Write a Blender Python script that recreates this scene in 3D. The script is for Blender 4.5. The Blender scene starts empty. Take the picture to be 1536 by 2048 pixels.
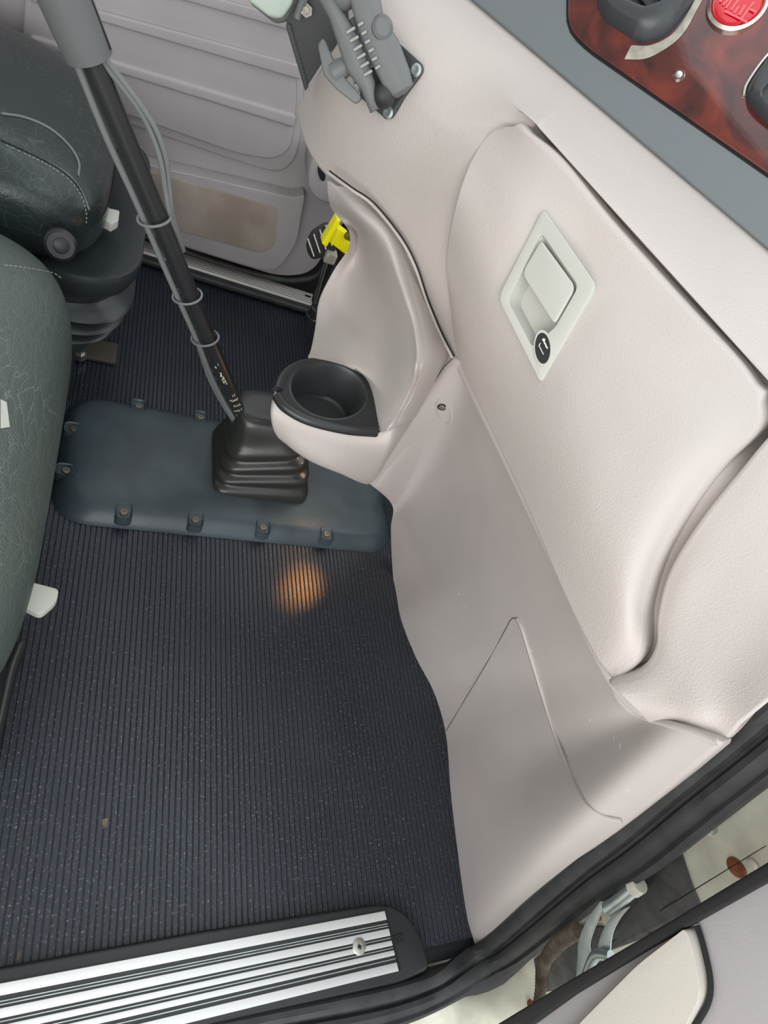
import bpy, bmesh, math, random
from mathutils import Vector, Matrix
from mathutils.bvhtree import BVHTree
random.seed(4)
S = bpy.context.scene
COL = S.collection
V = Vector
# ------------------------------------------------------------------ camera
H = 1.2                                        # lens height over the cab floor
vx, vy = V((2482, 326)), V((-348, -1924))
F = math.sqrt(-(vx.x*vy.x + vx.y*vy.y))        # focal length in pixels (1536x2048)
AX = V((vx.x, vx.y, F)).normalized(); AY = V((vy.x, vy.y, F)).normalized(); AZ = AX.cross(AY)
CP = V((0, 0, H))
cam = bpy.data.cameras.new('camera'); co = bpy.data.objects.new('camera', cam); COL.objects.link(co)
cam.sensor_fit = 'VERTICAL'; cam.sensor_height = 24; cam.sensor_width = 18; cam.lens = F/2048*24; cam.clip_start = .02
right = V((AX.x, AY.x, AZ.x)); down = V((AX.y, AY.y, AZ.y)); fwd = V((AX.z, AY.z, AZ.z))
co.matrix_world = Matrix(((right.x, -down.x, -fwd.x, CP.x), (right.y, -down.y, -fwd.y, CP.y), (right.z, -down.z, -fwd.z, CP.z), (0, 0, 0, 1)))
S.camera = co
# ------------------------------------------------------------------ light
S.view_settings.view_transform = 'Standard'; S.view_settings.look = 'None'
S.view_settings.gamma = 1; S.view_settings.use_curve_mapping = False
S.view_settings.exposure = 0.22
w = bpy.data.worlds.new('overcast_sky'); S.world = w; w.use_nodes = True
nt = w.node_tree; bg = nt.nodes['Background']
tc = nt.nodes.new('ShaderNodeTexCoord'); sp = nt.nodes.new('ShaderNodeSeparateXYZ'); cr = nt.nodes.new('ShaderNodeValToRGB')
nt.links.new(tc.outputs['Generated'], sp.inputs[0]); nt.links.new(sp.outputs['Z'], cr.inputs[0]); nt.links.new(cr.outputs[0], bg.inputs[0])
cr.color_ramp.elements[0].position = 0.0; cr.color_ramp.elements[0].color = (.62, .59, .56, 1)
cr.color_ramp.elements[1].position = 0.12; cr.color_ramp.elements[1].color = (.92, .97, 1.0, 1)
bg.inputs[1].default_value = 1.25

def area(name, loc, target, sx, sy, power, col=(1, 1, 1)):
    l = bpy.data.lights.new(name, 'AREA'); l.shape = 'RECTANGLE'; l.size = sx; l.size_y = sy; l.energy = power; l.color = col
    o = bpy.data.objects.new(name, l); COL.objects.link(o); o.location = loc
    o.rotation_euler = (V(target)-V(loc)).to_track_quat('-Z', 'Y').to_euler()
    return o
area('daylight_through_passenger_doorway', (-.75, -1.75, 1.25), (.5, .6, .4), 2.0, 1.6, 36, (1, .985, .96))
area('daylight_through_windshield', (1.9, .8, 2.4), (.2, .9, .3), 1.2, 1.7, 9, (.93, .98, 1))

# ------------------------------------------------------------------ helpers
def ray(px, py):
    u, v = px-768, py-1024
    return right*u + down*v + fwd*F
def P(px, py, x=None, y=None, z=None):
    """world point on the plane x=, y= or z= that the photograph shows at this pixel"""
    d = ray(px, py)
    if x is not None: t = x/d.x
    elif y is not None: t = y/d.y
    else: t = (z-H)/d.z
    return CP + d*t
def PP(px, py, p0, n):
    d = ray(px, py); return CP + d*((V(p0)-CP).dot(n)/d.dot(n))

def tag(o, label=None, cat=None, group=None, kind=None):
    if label: o['label'] = label
    if cat: o['category'] = cat
    if group: o['group'] = group
    if kind: o['kind'] = kind
    return o
def thing(name, label, cat, loc=(0, 0, 0), kind=None):
    o = bpy.data.objects.new(name, None); COL.objects.link(o); o.location = loc; o.empty_display_size = .05
    return tag(o, label, cat, None, kind)
def link(name, me, m, parent=None, smooth=True, bevel=0, seg=3, ang=40, subsurf=0):
    o = bpy.data.objects.new(name, me); COL.objects.link(o)
    if m: me.materials.append(m)
    if smooth:
        for p in me.polygons: p.use_smooth = True
    if bevel:
        b = o.modifiers.new('bevel', 'BEVEL'); b.width = bevel; b.segments = seg; b.limit_method = 'ANGLE'; b.angle_limit = math.radians(ang)
    if subsurf:
        s = o.modifiers.new('sub', 'SUBSURF'); s.levels = subsurf; s.render_levels = subsurf
    if smooth:
        e = o.modifiers.new('split', 'EDGE_SPLIT'); e.split_angle = math.radians(38) 
        if bevel or subsurf: e.split_angle = math.radians(60)
    if parent: attach(o, parent)
    return o
def attach(o, parent):
    o.parent = parent
    wm = Matrix.Identity(4); q = parent; chain = []
    while q: chain.append(q); q = q.parent
    for q in reversed(chain): wm = wm @ (q.matrix_parent_inverse @ Matrix.LocRotScale(q.location, q.rotation_euler, q.scale))
    o.matrix_parent_inverse = wm.inverted()
def mesh(name, vs, fs):
    me = bpy.data.meshes.new(name); me.from_pydata([tuple(v) for v in vs], [], fs); me.update()
    bm = bmesh.new(); bm.from_mesh(me); bmesh.ops.recalc_face_normals(bm, faces=bm.faces); bm.to_mesh(me); bm.free()
    return me
def crom(p0, p1, p2, p3, t):
    return .5*((2*p1) + (p2-p0)*t + (2*p0-5*p1+4*p2-p3)*t*t + (3*p1-p0-3*p2+p3)*t**3)
def spline(pts, n, closed=False):
    out = []; k = len(pts)
    if closed:
        for i in range(k):
            for j in range(n): out.append(crom(pts[(i-1) % k], pts[i], pts[(i+1) % k], pts[(i+2) % k], j/n))
        return out
    q = [2*pts[0]-pts[1]] + list(pts) + [2*pts[-1]-pts[-2]]
    for i in range(k-1):
        for j in range(n): out.append(crom(q[i], q[i+1], q[i+2], q[i+3], j/n))
    out.append(pts[-1].copy()); return out
def netgrid(rows, n):
    a = [spline([V(p) for p in r], n) for r in rows]
    cols = [spline([a[i][j] for i in range(len(a))], n) for j in range(len(a[0]))]
    return [[cols[j][i] for j in range(len(cols))] for i in range(len(cols[0]))]
def shell(name, rows, m, parent, n=6, back=(1, 0, 0), r=.004, depth=.02, grid=None, steps=3):
    """smooth moulded panel through a net of points, its rim rolled over and carried back by depth"""
    g = grid or netgrid(rows, n); R_, C_ = len(g), len(g[0]); back = V(back).normalized()
    vs = [p for row in g for p in row]; fs = []
    idx = lambda i, j: i*C_+j
    for i in range(R_-1):
        for j in range(C_-1): fs.append((idx(i, j), idx(i, j+1), idx(i+1, j+1), idx(i+1, j)))
    loop = [(0, j) for j in range(C_)] + [(i, C_-1) for i in range(1, R_)] + [(R_-1, j) for j in range(C_-2, -1, -1)] + [(i, 0) for i in range(R_-2, 0, -1)]
    outs = []
    for (i, j) in loop:
        o = V((0, 0, 0))
        if i == 0: o += (g[0][j]-g[1][j]).normalized() if (g[0][j]-g[1][j]).length > 1e-7 else V((0,0,0))
        if i == R_-1: o += (g[-1][j]-g[-2][j]).normalized()
        if j == 0: o += (g[i][0]-g[i][1]).normalized()
        if j == C_-1: o += (g[i][-1]-g[i][-2]).normalized()
        outs.append(o.normalized() if o.length > 1e-6 else V((0, 0, 0)))
    prev = [idx(i, j) for i, j in loop]; L = len(loop)
    rings = []
    for k in range(1, steps+1):
        a = math.pi/2*k/steps; rings.append((r*math.sin(a), r*(1-math.cos(a))))
    rings.append((r, depth))
    for (o_, b_) in rings:
        base = len(vs)
        for q, (i, j) in enumerate(loop): vs.append(g[i][j] + outs[q]*o_ - outs[q]*r + back*b_ if False else g[i][j] + outs[q]*o_ + back*b_)
        for q in range(L): fs.append((prev[q], prev[(q+1) % L], base+(q+1) % L, base+q))
        prev = [base+q for q in range(L)]
    # closed back
    base = len(vs)
    for row in g:
        for p in row: vs.append(p + back*depth)
    for i in range(R_-1):
        for j in range(C_-1): fs.append(tuple(base+q for q in (idx(i+1, j), idx(i+1, j+1), idx(i, j+1), idx(i, j))))
    bl = [base+idx(i, j) for i, j in loop]
    for q in range(L): fs.append((prev[q], prev[(q+1) % L], bl[(q+1) % L], bl[q]))
    me = bpy.data.meshes.new(name); me.from_pydata([tuple(v) for v in vs], [], fs); me.update()
    o = link(name, me, m, parent)
    o.modifiers['split'].split_angle = math.radians(55)
    return o, g
def bvh_of(g):
    C_ = len(g[0]); vs = [p for r in g for p in r]; fs = []
    for i in range(len(g)-1):
        for j in range(C_-1): fs.append((i*C_+j, i*C_+j+1, (i+1)*C_+j+1, (i+1)*C_+j))
    return BVHTree.FromPolygons(vs, fs)
def onto(b, px, py):
    d = ray(px, py).normalized(); loc, n, i, dist = b.ray_cast(CP, d)
    if loc is None:                     # just off the rim: continue the plane of the nearest bit of surface
        for k in range(1, 40):
            for a in range(16):
                d2 = ray(px+k*4*math.cos(a*math.pi/8), py+k*4*math.sin(a*math.pi/8)).normalized(); l2, n, i, dist = b.ray_cast(CP, d2)
                if l2 is not None: break
            if l2 is not None: break
        if l2 is None: raise Exception('no surface at %s %s' % (px, py))
        loc = CP + d*((l2-CP).length)
    if n.dot(d) > 0: n = -n
    return loc, n
def frames(pts, closed):
    k = len(pts); T = []
    for i in range(k):
        a = pts[(i-1) % k] if (closed or i > 0) else pts[i]; b = pts[(i+1) % k] if (closed or i < k-1) else pts[i]
        T.append((b-a).normalized())
    n = T[0].orthogonal().normalized(); out = []
    for t in T:
        n = (n - t*n.dot(t)).normalized(); out.append((t, n, t.cross(n)))
    return out
def tube_data(pts, rad, seg=12, closed=False, sy=1.0):
    pts = [V(p) for p in pts]; fr = frames(pts, closed); vs = []; fs = []
    k = len(pts)
    for i, (t, n, b) in enumerate(fr):
        rr = rad(i/(k-1)) if callable(rad) else rad
        for s in range(seg):
            a = 2*math.pi*s/seg; vs.append(pts[i] + n*math.cos(a)*rr + b*math.sin(a)*rr*sy)
    for i in range(k if closed else k-1):
        for s in range(seg):
            a, b = i*seg+s, i*seg+(s+1) % seg; c, d = ((i+1) % k)*seg+(s+1) % seg, ((i+1) % k)*seg+s
            fs.append((a, b, c, d))
    if not closed:
        fs.append(tuple(range(seg))[::-1]); fs.append(tuple((k-1)*seg+s for s in range(seg)))
    return vs, fs
def tube(name, pts, rad, m, parent=None, seg=12, closed=False, sy=1.0, sm=0, **kw):
    pts = [V(p) for p in pts]
    if sm: pts = spline(pts, sm, closed)
    vs, fs = tube_data(pts, rad, seg, closed, sy); return link(name, mesh(name, vs, fs), m, parent, **kw)
def lathe(name, c, axis, prof, m, parent=None, seg=32, **kw):
    """prof: (radius, height) pairs along axis"""
    a = V(axis).normalized(); n = a.orthogonal().normalized(); b = a.cross(n); vs = []; fs = []
    for (r, h) in prof:
        for s in range(seg):
            t = 2*math.pi*s/seg; vs.append(V(c) + a*h + (n*math.cos(t)+b*math.sin(t))*max(r, 1e-5))
    for i in range(len(prof)-1):
        for s in range(seg): fs.append((i*seg+s, i*seg+(s+1) % seg, (i+1)*seg+(s+1) % seg, (i+1)*seg+s))
    fs.append(tuple(range(seg))[::-1]); fs.append(tuple((len(prof)-1)*seg+s for s in range(seg)))
    return link(name, mesh(name, vs, fs), m, parent, **kw)
def rpoly(pts, r, k=5):
    """round the corners of a flat polygon; r number or list"""
    out = []; n = len(pts)
    for i in range(n):
        p = V(pts[i]); a = V(pts[i-1])-p; b = V(pts[(i+1) % n])-p
        rr = r[i] if isinstance(r, (list, tuple)) else r
        if rr <= 0: out.append(p); continue
        ra = min(rr, a.length*.48); rb = min(rr, b.length*.48); A = p+a.normalized()*ra; B = p+b.normalized()*rb
        for j in range(k+1):
            t = j/k; out.append(A*(1-t)**2 + p*2*t*(1-t) + B*t*t)
    return out
def prism(name, pts, n, d, m, parent=None, bevel=0, seg=3, back=0.0, **kw):
    """solid plate: outline pts pushed along n by d (and back the other way by back)"""
    n = V(n).normalized(); k = len(pts); vs = [V(p)-n*back for p in pts] + [V(p)+n*d for p in pts]
    fs = [tuple(range(k))[::-1], tuple(range(k, 2*k))] + [(i, (i+1) % k, k+(i+1) % k, k+i) for i in range(k)]
    return link(name, mesh(name, vs, fs), m, parent, bevel=bevel, seg=seg, **kw)
def resample(pts, N):
    pts = [V(p) for p in pts]; q = pts+[pts[0]]; L = [0]
    for i in range(len(pts)): L.append(L[-1]+(q[i+1]-q[i]).length)
    out = []
    for k in range(N):
        s = L[-1]*k/N; i = 0
        while L[i+1] < s: i += 1
        out.append(q[i].lerp(q[i+1], (s-L[i])/max(1e-9, L[i+1]-L[i])))
    return out
def ringprism(name, outer, inner, n, d, m, parent=None, bevel=0, N=96, back=0.0, **kw):
    """flat frame between two outlines"""
    n = V(n).normalized(); o = resample(outer, N); q = resample(inner, N)
    s = min(range(N), key=lambda s_: sum((o[i]-q[(i+s_) % N]).length for i in range(0, N, 4)))
    q = [q[(i+s) % N] for i in range(N)]
    vs = [p+n*d for p in o]+[p+n*d for p in q]+[p-n*back for p in o]+[p-n*back for p in q]; fs = []
    for i in range(N):
        j = (i+1) % N
        fs += [(i, j, N+j, N+i), (2*N+i, 2*N+j, j, i), (N+i, N+j, 3*N+j, 3*N+i), (3*N+i, 3*N+j, 2*N+j, 2*N+i)]
    return link(name, mesh(name, vs, fs), m, parent, bevel=bevel, **kw)
def box(name, c, s, m, parent=None, rot=None, bevel=0, seg=3, **kw):
    c = V(c); M = rot.to_matrix() if hasattr(rot, 'to_matrix') else (rot or Matrix.Identity(3))
    vs = [c + M @ V((x*s[0]/2, y*s[1]/2, z*s[2]/2)) for x in (-1, 1) for y in (-1, 1) for z in (-1, 1)]
    fs = [(0, 1, 3, 2), (4, 6, 7, 5), (0, 4, 5, 1), (2, 3, 7, 6), (0, 2, 6, 4), (1, 5, 7, 3)]
    return link(name, mesh(name, vs, fs), m, parent, bevel=bevel, seg=seg, **kw)
def sq(a, e): return math.copysign(abs(a)**e, a)
def superell(name, c, s, e1, e2, m, parent=None, nu=48, nv=64, fn=None):
    """rounded-box cushion; e1 vertical, e2 plan exponent (smaller = boxier)"""
    vs = []; fs = []; c = V(c)
    for i in range(nu+1):
        u = -math.pi/2+math.pi*i/nu
        for j in range(nv):
            t = 2*math.pi*j/nv
            p = V((s[0]*sq(math.cos(u), e1)*sq(math.cos(t), e2), s[1]*sq(math.cos(u), e1)*sq(math.sin(t), e2), s[2]*sq(math.sin(u), e1)))
            if fn: p = fn(p)
            vs.append(c+p)
    for i in range(nu):
        for j in range(nv): fs.append((i*nv+j, i*nv+(j+1) % nv, (i+1)*nv+(j+1) % nv, (i+1)*nv+j))
    me = mesh(name, vs, fs)
    bm = bmesh.new(); bm.from_mesh(me); bmesh.ops.remove_doubles(bm, verts=bm.verts, dist=1e-5); bmesh.ops.recalc_face_normals(bm, faces=bm.faces); bm.to_mesh(me); bm.free()
    o = link(name, me, m, parent); o.modifiers['split'].split_angle = math.radians(80); return o
def merged(name, parts, m, parent=None, **kw):
    """several (verts, faces) lists as one mesh"""
    vs = []; fs = []
    for v, f in parts:
        b = len(vs); vs += v; fs += [tuple(b+i for i in q) for q in f]
    return link(name, mesh(name, vs, fs), m, parent, **kw)
def boxdata(c, ex, ey, ez):
    c = V(c); vs = [c+V(ex)*a+V(ey)*b+V(ez)*d for a in (-.5, .5) for b in (-.5, .5) for d in (-.5, .5)]
    return vs, [(0, 1, 3, 2), (4, 6, 7, 5), (0, 4, 5, 1), (2, 3, 7, 6), (0, 2, 6, 4), (1, 5, 7, 3)]

# ------------------------------------------------------------------ materials
def mat(name, col, rough=.5, metal=0, bump=0, bscale=400, spec=.5, var=0, vscale=6, col2=None, coat=0, kind='noise', bdist=.001, sheen=0):
    m = bpy.data.materials.new(name); m.use_nodes = True; n = m.node_tree.nodes; l = m.node_tree.links; b = n['Principled BSDF']
    b.inputs['Base Color'].default_value = (*col, 1); b.inputs['Roughness'].default_value = rough; b.inputs['Metallic'].default_value = metal
    b.inputs['Specular IOR Level'].default_value = spec; b.inputs['Coat Weight'].default_value = coat
    tcn = n.new('ShaderNodeTexCoord')
    if var or col2:
        t = n.new('ShaderNodeTexNoise'); t.inputs['Scale'].default_value = vscale; t.inputs['Detail'].default_value = 6
        l.new(tcn.outputs['Object'], t.inputs['Vector'])
        r = n.new('ShaderNodeValToRGB'); r.color_ramp.elements[0].position = .35; r.color_ramp.elements[1].position = .65
        c2 = col2 or tuple(min(1, c*(1+var)) for c in col); c1 = col if col2 else tuple(c*(1-var) for c in col)
        r.color_ramp.elements[0].color = (*c1, 1); r.color_ramp.elements[1].color = (*c2, 1)
        l.new(t.outputs[0], r.inputs[0]); l.new(r.outputs[0], b.inputs['Base Color'])
    if bump:
        if kind == 'voronoi': t = n.new('ShaderNodeTexVoronoi'); out = 'Distance'
        else: t = n.new('ShaderNodeTexNoise'); out = 0; t.inputs['Detail'].default_value = 3
        t.inputs['Scale'].default_value = bscale; l.new(tcn.outputs['Object'], t.inputs['Vector'])
        bp = n.new('ShaderNodeBump'); bp.inputs['Strength'].default_value = bump; bp.inputs['Distance'].default_value = bdist
        l.new(t.outputs[out], bp.inputs['Height']); l.new(bp.outputs[0], b.inputs['Normal'])
    return m
M = {}
M['beige'] = mat('grained_beige_plastic', (.555, .505, .475), .5, bump=.35, bscale=420, kind='voronoi', var=.03, vscale=4)
M['kick'] = mat('taupe_plastic', (.50, .455, .438), .5, bump=.15, bscale=300, var=.04, vscale=5)
M['latch'] = mat('pale_grey_green_plastic', (.56, .56, .51), .35)
M['doorgrey'] = mat('grey_door_vinyl', (.38, .355, .365), .5, bump=.2, bscale=250, var=.04, vscale=8)
M['bezel'] = mat('slate_grey_dash_plastic', (.16, .18, .19), .55, bump=.2, bscale=500)
M['blackplastic'] = mat('black_plastic', (.018, .02, .022), .42, bump=.15, bscale=400)
M['blackgloss'] = mat('black_satin_plastic', (.022, .023, .025), .3)
M['blackrubber'] = mat('black_rubber', (.03, .031, .033), .55, bump=.3, bscale=180, var=.25, vscale=30)
M['gap'] = mat('dark_gap', (.01, .01, .011), .9)
M['powder'] = mat('dark_grey_powder_coat', (.055, .058, .06), .5, bump=.3, bscale=900)
M['mountgrey'] = mat('grey_composite', (.15, .158, .16), .5, bump=.1, bscale=700)
M['steel'] = mat('worn_steel', (.50, .49, .44), .42, metal=1, bump=.3, bscale=160)
M['zinc'] = mat('zinc_plated_steel', (.5, .56, .55), .4, metal=.8, var=.15, vscale=30)
M['alu'] = mat('brushed_aluminium', (.74, .75, .74), .45, metal=.55, bump=.1, bscale=300)
M['yellow'] = mat('yellow_plastic', (.95, .88, .0), .45)
M['cream'] = mat('chipped_cream_paint', (.72, .70, .58), .5, var=.12, vscale=25)
M['rust'] = mat('rust', (.25, .08, .03), .85, bump=.5, bscale=200, var=.4, vscale=80)
M['loom'] = mat('dusty_wire_loom', (.12, .088, .062), .7, var=.35, vscale=60)
M['carpet'] = mat('stained_beige_carpet', (.29, .24, .20), .95, bump=.8, bscale=900, col2=(.40, .345, .30), vscale=9)
M['white'] = mat('off_white_plastic', (.56, .57, .51), .4)
M['hose'] = mat('grey_nylon_air_line', (.17, .18, .18), .4)
M['shroud'] = mat('grey_lever_shroud', (.12, .128, .13), .45, bump=.15, bscale=600)
M['print'] = mat('pale_printing', (.65, .58, .45), .6)
M['silverprint'] = mat('silver_marking', (.75, .75, .72), .5)
M['red'] = mat('glossy_red_lens', (.62, .0, .015), .12, coat=1)
M['redlight'] = mat('raised_red_lettering', (.85, .12, .14), .3, coat=.5)
M['chrome'] = mat('dull_chrome', (.75, .74, .68), .22, metal=1)
M['tunnel'] = mat('blue_grey_cover_plastic', (.045, .064, .075), .34, bump=.35, bscale=380, var=.25, vscale=10)
M['grip'] = mat('dull_olive_rubber', (.032, .033, .030), .26, bump=.15, bscale=120)
M['roof'] = mat('pale_headliner', (.72, .70, .67), .9)
M['sand'] = mat('warm_beige_vinyl', (.58, .545, .49), .6, bump=.2, bscale=400)

M['bronze'] = mat('tarnished_screw', (.22, .19, .14), .45, metal=.8)
M['alu2'] = mat('dull_aluminium', (.78, .75, .70), .5)
M['jd'] = mat('grimy_bracket', (.06, .05, .038), .6)
M['bellows'] = mat('blue_black_bellows_rubber', (.030, .038, .041), .33, bump=.15, bscale=200)
def leather(name, col, scuff, rough, bmp=.35):
    m = mat(name, col, rough); n = m.node_tree.nodes; l = m.node_tree.links; b = n['Principled BSDF']
    tcn = n.new('ShaderNodeTexCoord'); nz = n.new('ShaderNodeTexNoise'); nz.inputs['Scale'].default_value = 7; nz.inputs['Detail'].default_value = 3
    mx = n.new('ShaderNodeMixRGB'); mx.inputs[0].default_value = .12
    l.new(tcn.outputs['Object'], nz.inputs['Vector']); l.new(tcn.outputs['Object'], mx.inputs[1]); l.new(nz.outputs['Color'], mx.inputs[2])
    mp = n.new('ShaderNodeMapping'); mp.inputs['Scale'].default_value = (1, .45, 1); mp.inputs['Rotation'].default_value = (0, 0, .6); l.new(mx.outputs[0], mp.inputs[0])
    vo = n.new('ShaderNodeTexVoronoi'); vo.feature = 'DISTANCE_TO_EDGE'; vo.inputs['Scale'].default_value = 62; l.new(mp.outputs[0], vo.inputs['Vector'])
    rp = n.new('ShaderNodeValToRGB'); rp.color_ramp.elements[0].position = 0; rp.color_ramp.elements[0].color = (1, 1, 1, 1); rp.color_ramp.elements[1].position = .028; rp.color_ramp.elements[1].color = (0, 0, 0, 1)
    l.new(vo.outputs['Distance'], rp.inputs[0])
    n2 = n.new('ShaderNodeTexNoise'); n2.inputs['Scale'].default_value = 5; l.new(tcn.outputs['Object'], n2.inputs['Vector'])
    r2 = n.new('ShaderNodeValToRGB'); r2.color_ramp.elements[0].position = .36; r2.color_ramp.elements[1].position = .62; l.new(n2.outputs[0], r2.inputs[0])
    mu = n.new('ShaderNodeMath'); mu.operation = 'MULTIPLY'; l.new(rp.outputs[0], mu.inputs[0]); l.new(r2.outputs[0], mu.inputs[1])
    mu2 = n.new('ShaderNodeMath'); mu2.operation = 'MULTIPLY'; l.new(mu.outputs[0], mu2.inputs[0]); mu2.inputs[1].default_value = .6
    mc = n.new('ShaderNodeMixRGB'); mc.inputs[1].default_value = (*col, 1); mc.inputs[2].default_value = (*scuff, 1); l.new(mu2.outputs[0], mc.inputs[0]); l.new(mc.outputs[0], b.inputs['Base Color'])
    v2 = n.new('ShaderNodeTexVoronoi'); v2.inputs['Scale'].default_value = 380; l.new(tcn.outputs['Object'], v2.inputs['Vector'])
    ad = n.new('ShaderNodeMath'); ad.operation = 'MULTIPLY_ADD'; l.new(vo.outputs['Distance'], ad.inputs[0]); ad.inputs[1].default_value = 2.0; l.new(v2.outputs['Distance'], ad.inputs[2])
    bp = n.new('ShaderNodeBump'); bp.inputs['Strength'].default_value = bmp; bp.inputs['Distance'].default_value = .002; l.new(ad.outputs[0], bp.inputs['Height']); l.new(bp.outputs[0], b.inputs['Normal'])
    return m
M['leather'] = leather('creased_green_black_leather', (.082, .104, .094), (.25, .30, .27), .34)
M['leather2'] = leather('glossy_black_leather', (.020, .030, .029), (.085, .11, .10), .25, .14)
M['stitch'] = mat('grey_thread', (.33, .33, .29), .8)

def woodmat():
    m = mat('burl_wood_veneer', (.2, .03, .015), .16, coat=1); n = m.node_tree.nodes; l = m.node_tree.links; b = n['Principled BSDF']
    tcn = n.new('ShaderNodeTexCoord'); mp = n.new('ShaderNodeMapping'); mp.inputs['Scale'].default_value = (9, 5, 9); mp.inputs['Rotation'].default_value = (0, 0, .5); l.new(tcn.outputs['Object'], mp.inputs[0])
    t = n.new('ShaderNodeTexNoise'); t.inputs['Scale'].default_value = 2.2; t.inputs['Detail'].default_value = 8; t.inputs['Distortion'].default_value = 1.2; l.new(mp.outputs[0], t.inputs['Vector'])
    r = n.new('ShaderNodeValToRGB'); e = r.color_ramp.elements; e[0].position = .3; e[0].color = (.02, .004, .004, 1); e[1].position = .74; e[1].color = (.20, .028, .014, 1)
    k = e.new(.5); k.color = (.085, .012, .010, 1); l.new(t.outputs[0], r.inputs[0]); l.new(r.outputs[0], b.inputs['Base Color'])
    return m
M['wood'] = woodmat()

def matmat():
    m = mat('ribbed_rubber_matting', (.016, .021, .030), .36, bump=.25, bscale=260); n = m.node_tree.nodes; l = m.node_tree.links; b = n['Principled BSDF']
    tcn = n.new('ShaderNodeTexCoord')
    t = n.new('ShaderNodeTexNoise'); t.inputs['Scale'].default_value = 230; t.inputs['Detail'].default_value = 2; l.new(tcn.outputs['Object'], t.inputs['Vector'])
    r = n.new('ShaderNodeValToRGB'); r.color_ramp.elements[0].position = .60; r.color_ramp.elements[0].color = (.016, .021, .030, 1); r.color_ramp.elements[1].position = .72; r.color_ramp.elements[1].color = (.15, .15, .155, 1); l.new(t.outputs[0], r.inputs[0])
    t2 = n.new('ShaderNodeTexNoise'); t2.inputs['Scale'].default_value = 5; t2.inputs['Detail'].default_value = 5; l.new(tcn.outputs['Object'], t2.inputs['Vector'])
    r2 = n.new('ShaderNodeValToRGB'); r2.color_ramp.elements[0].position = .35; r2.color_ramp.elements[0].color = (0, 0, 0, 1); r2.color_ramp.elements[1].position = .8; r2.color_ramp.elements[1].color = (.6, .6, .6, 1); l.new(t2.outputs[0], r2.inputs[0])
    mc = n.new('ShaderNodeMixRGB'); l.new(r2.outputs[0], mc.inputs[0]); l.new(r.outputs[0], mc.inputs[1]); mc.inputs[2].default_value = (.034, .040, .053, 1); l.new(mc.outputs[0], b.inputs['Base Color'])
    return m
M['mat'] = matmat()

# ------------------------------------------------------------------ cab structure
def struct(o): o['kind'] = 'structure'; return o
struct(box('floor', (.1, .82, -.03), (2.3, 1.86, .04), M['blackplastic']))
struct(box('wall_rear', (-1.02, .82, .9), (.04, 1.86, 1.9), M['roof']))  # unseen back wall, added to shape the light; pale so it bounces
struct(box('wall_front', (1.05, .82, .35), (.04, 1.86, .75), M['gap']))
struct(box('ceiling', (-.45, .82, 1.87), (1.15, 1.86, .04), M['roof']))  # unseen roof, added to keep the open sky from lighting evenly

struct(box('trim_1', (.35, -.28, -.075), (1.9, .36, .04), M['cream']))
struct(box('wall_driver_side', (-.1, 1.79, .4), (2.3, .04, 1.0), M['gap']))
# ribbed floor mat: one continuous rubber sheet, ribs running across the cab
pitch = .0102; X0, X1 = -.30, .98; prof = []
x = X0
while x < X1:
    prof += [(x, 0), (x+.0003, -.0022), (x+.0012, -.0022), (x+.0015, .0002), (x+.0024, .0007), (x+.0030, .0002), (x+.0036, 0)]; x += pitch
prof += [(X1, 0)]
vs = []; fs = []
for (yy) in (-.085, 1.668):
    for (a, b) in prof: vs.append(V((a, yy, b)))
N = len(prof)
for i in range(N-1): fs.append((i, i+1, N+i+1, N+i))
vs += [V((X0, -.085, -.01)), V((X1, -.085, -.01)), V((X1, 1.668, -.01)), V((X0, 1.668, -.01))]
me = bpy.data.meshes.new('floor_mat'); me.from_pydata([tuple(v) for v in vs], [], fs+[(2*N, 2*N+3, 2*N+2, 2*N+1)]); me.update()
fm = link('floor_mat', me, M['mat'], smooth=False); tag(fm, 'black ribbed rubber mat covering the whole cab floor', 'floor mat')

# ------------------------------------------------------------------ kick panel
Tk = [(905,716,.52),(940,757,.522),(985,862,.53),(1045,990,.54),(1092,1092,.55),(1162,1262,.568),(1212,1352,.58),(1245,1405,.588),(1285,1432,.594),(1352,1452,.595),(1434,1484,.60)]
Bk = [P(740,965,z=.30),P(785,1010,z=.17),P(782,1060,z=.08),P(787,1160,z=.0),P(802,1238,z=0),P(832,1315,z=0),P(868,1385,z=0),P(892,1470,z=0),P(903,1600,z=0),P(930,1810,z=0),P(950,1890,z=0)]
def topix(p):
    d = V(p)-CP; z = d.dot(fwd); return d.dot(right)/z*F+768, d.dot(down)/z*F+1024
bul = [0, .01, .015, .02, .025, .03, .035, .03, .030, -.020, .0]
rows = []
for i, (tx, ty, txx) in enumerate(Tk):
    B = Bk[i]; bx_, by_ = topix(B); row = []
    for k, t in enumerate((0, .2, .4, .6, .78, .92, 1)):
        px = bx_+(tx-bx_)*t; py = by_+(ty-by_)*t
        if 0 < i < 8: px += 14*math.sin(math.pi*t)*(1 if i < 5 else 0)
        xx = B.x+(txx-B.x)*t**1.1 + bul[i]*math.sin(math.pi*min(1, t*1.0))
        if 0 < i < 9: xx += .022*max(0, (t-.7)/.3)
        row.append(P(px, py, x=xx))
    rows.append(row)
rows.insert(0, [P(topix(p_)[0]-20, topix(p_)[1]-14, x=p_.x+.012) for p_ in rows[0]])
kick = thing('kick_panel', 'taupe plastic lower dash panel beside the floor mat, below the glovebox', 'trim panel', (.7, .4, 0))
rows_top = [r_[-1] for r_ in rows]
kp, gK = shell('panel', rows, M['kick'], kick, n=8, back=(1, .15, -.1), r=.006, depth=.02)
bK = bvh_of(gK)
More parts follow.
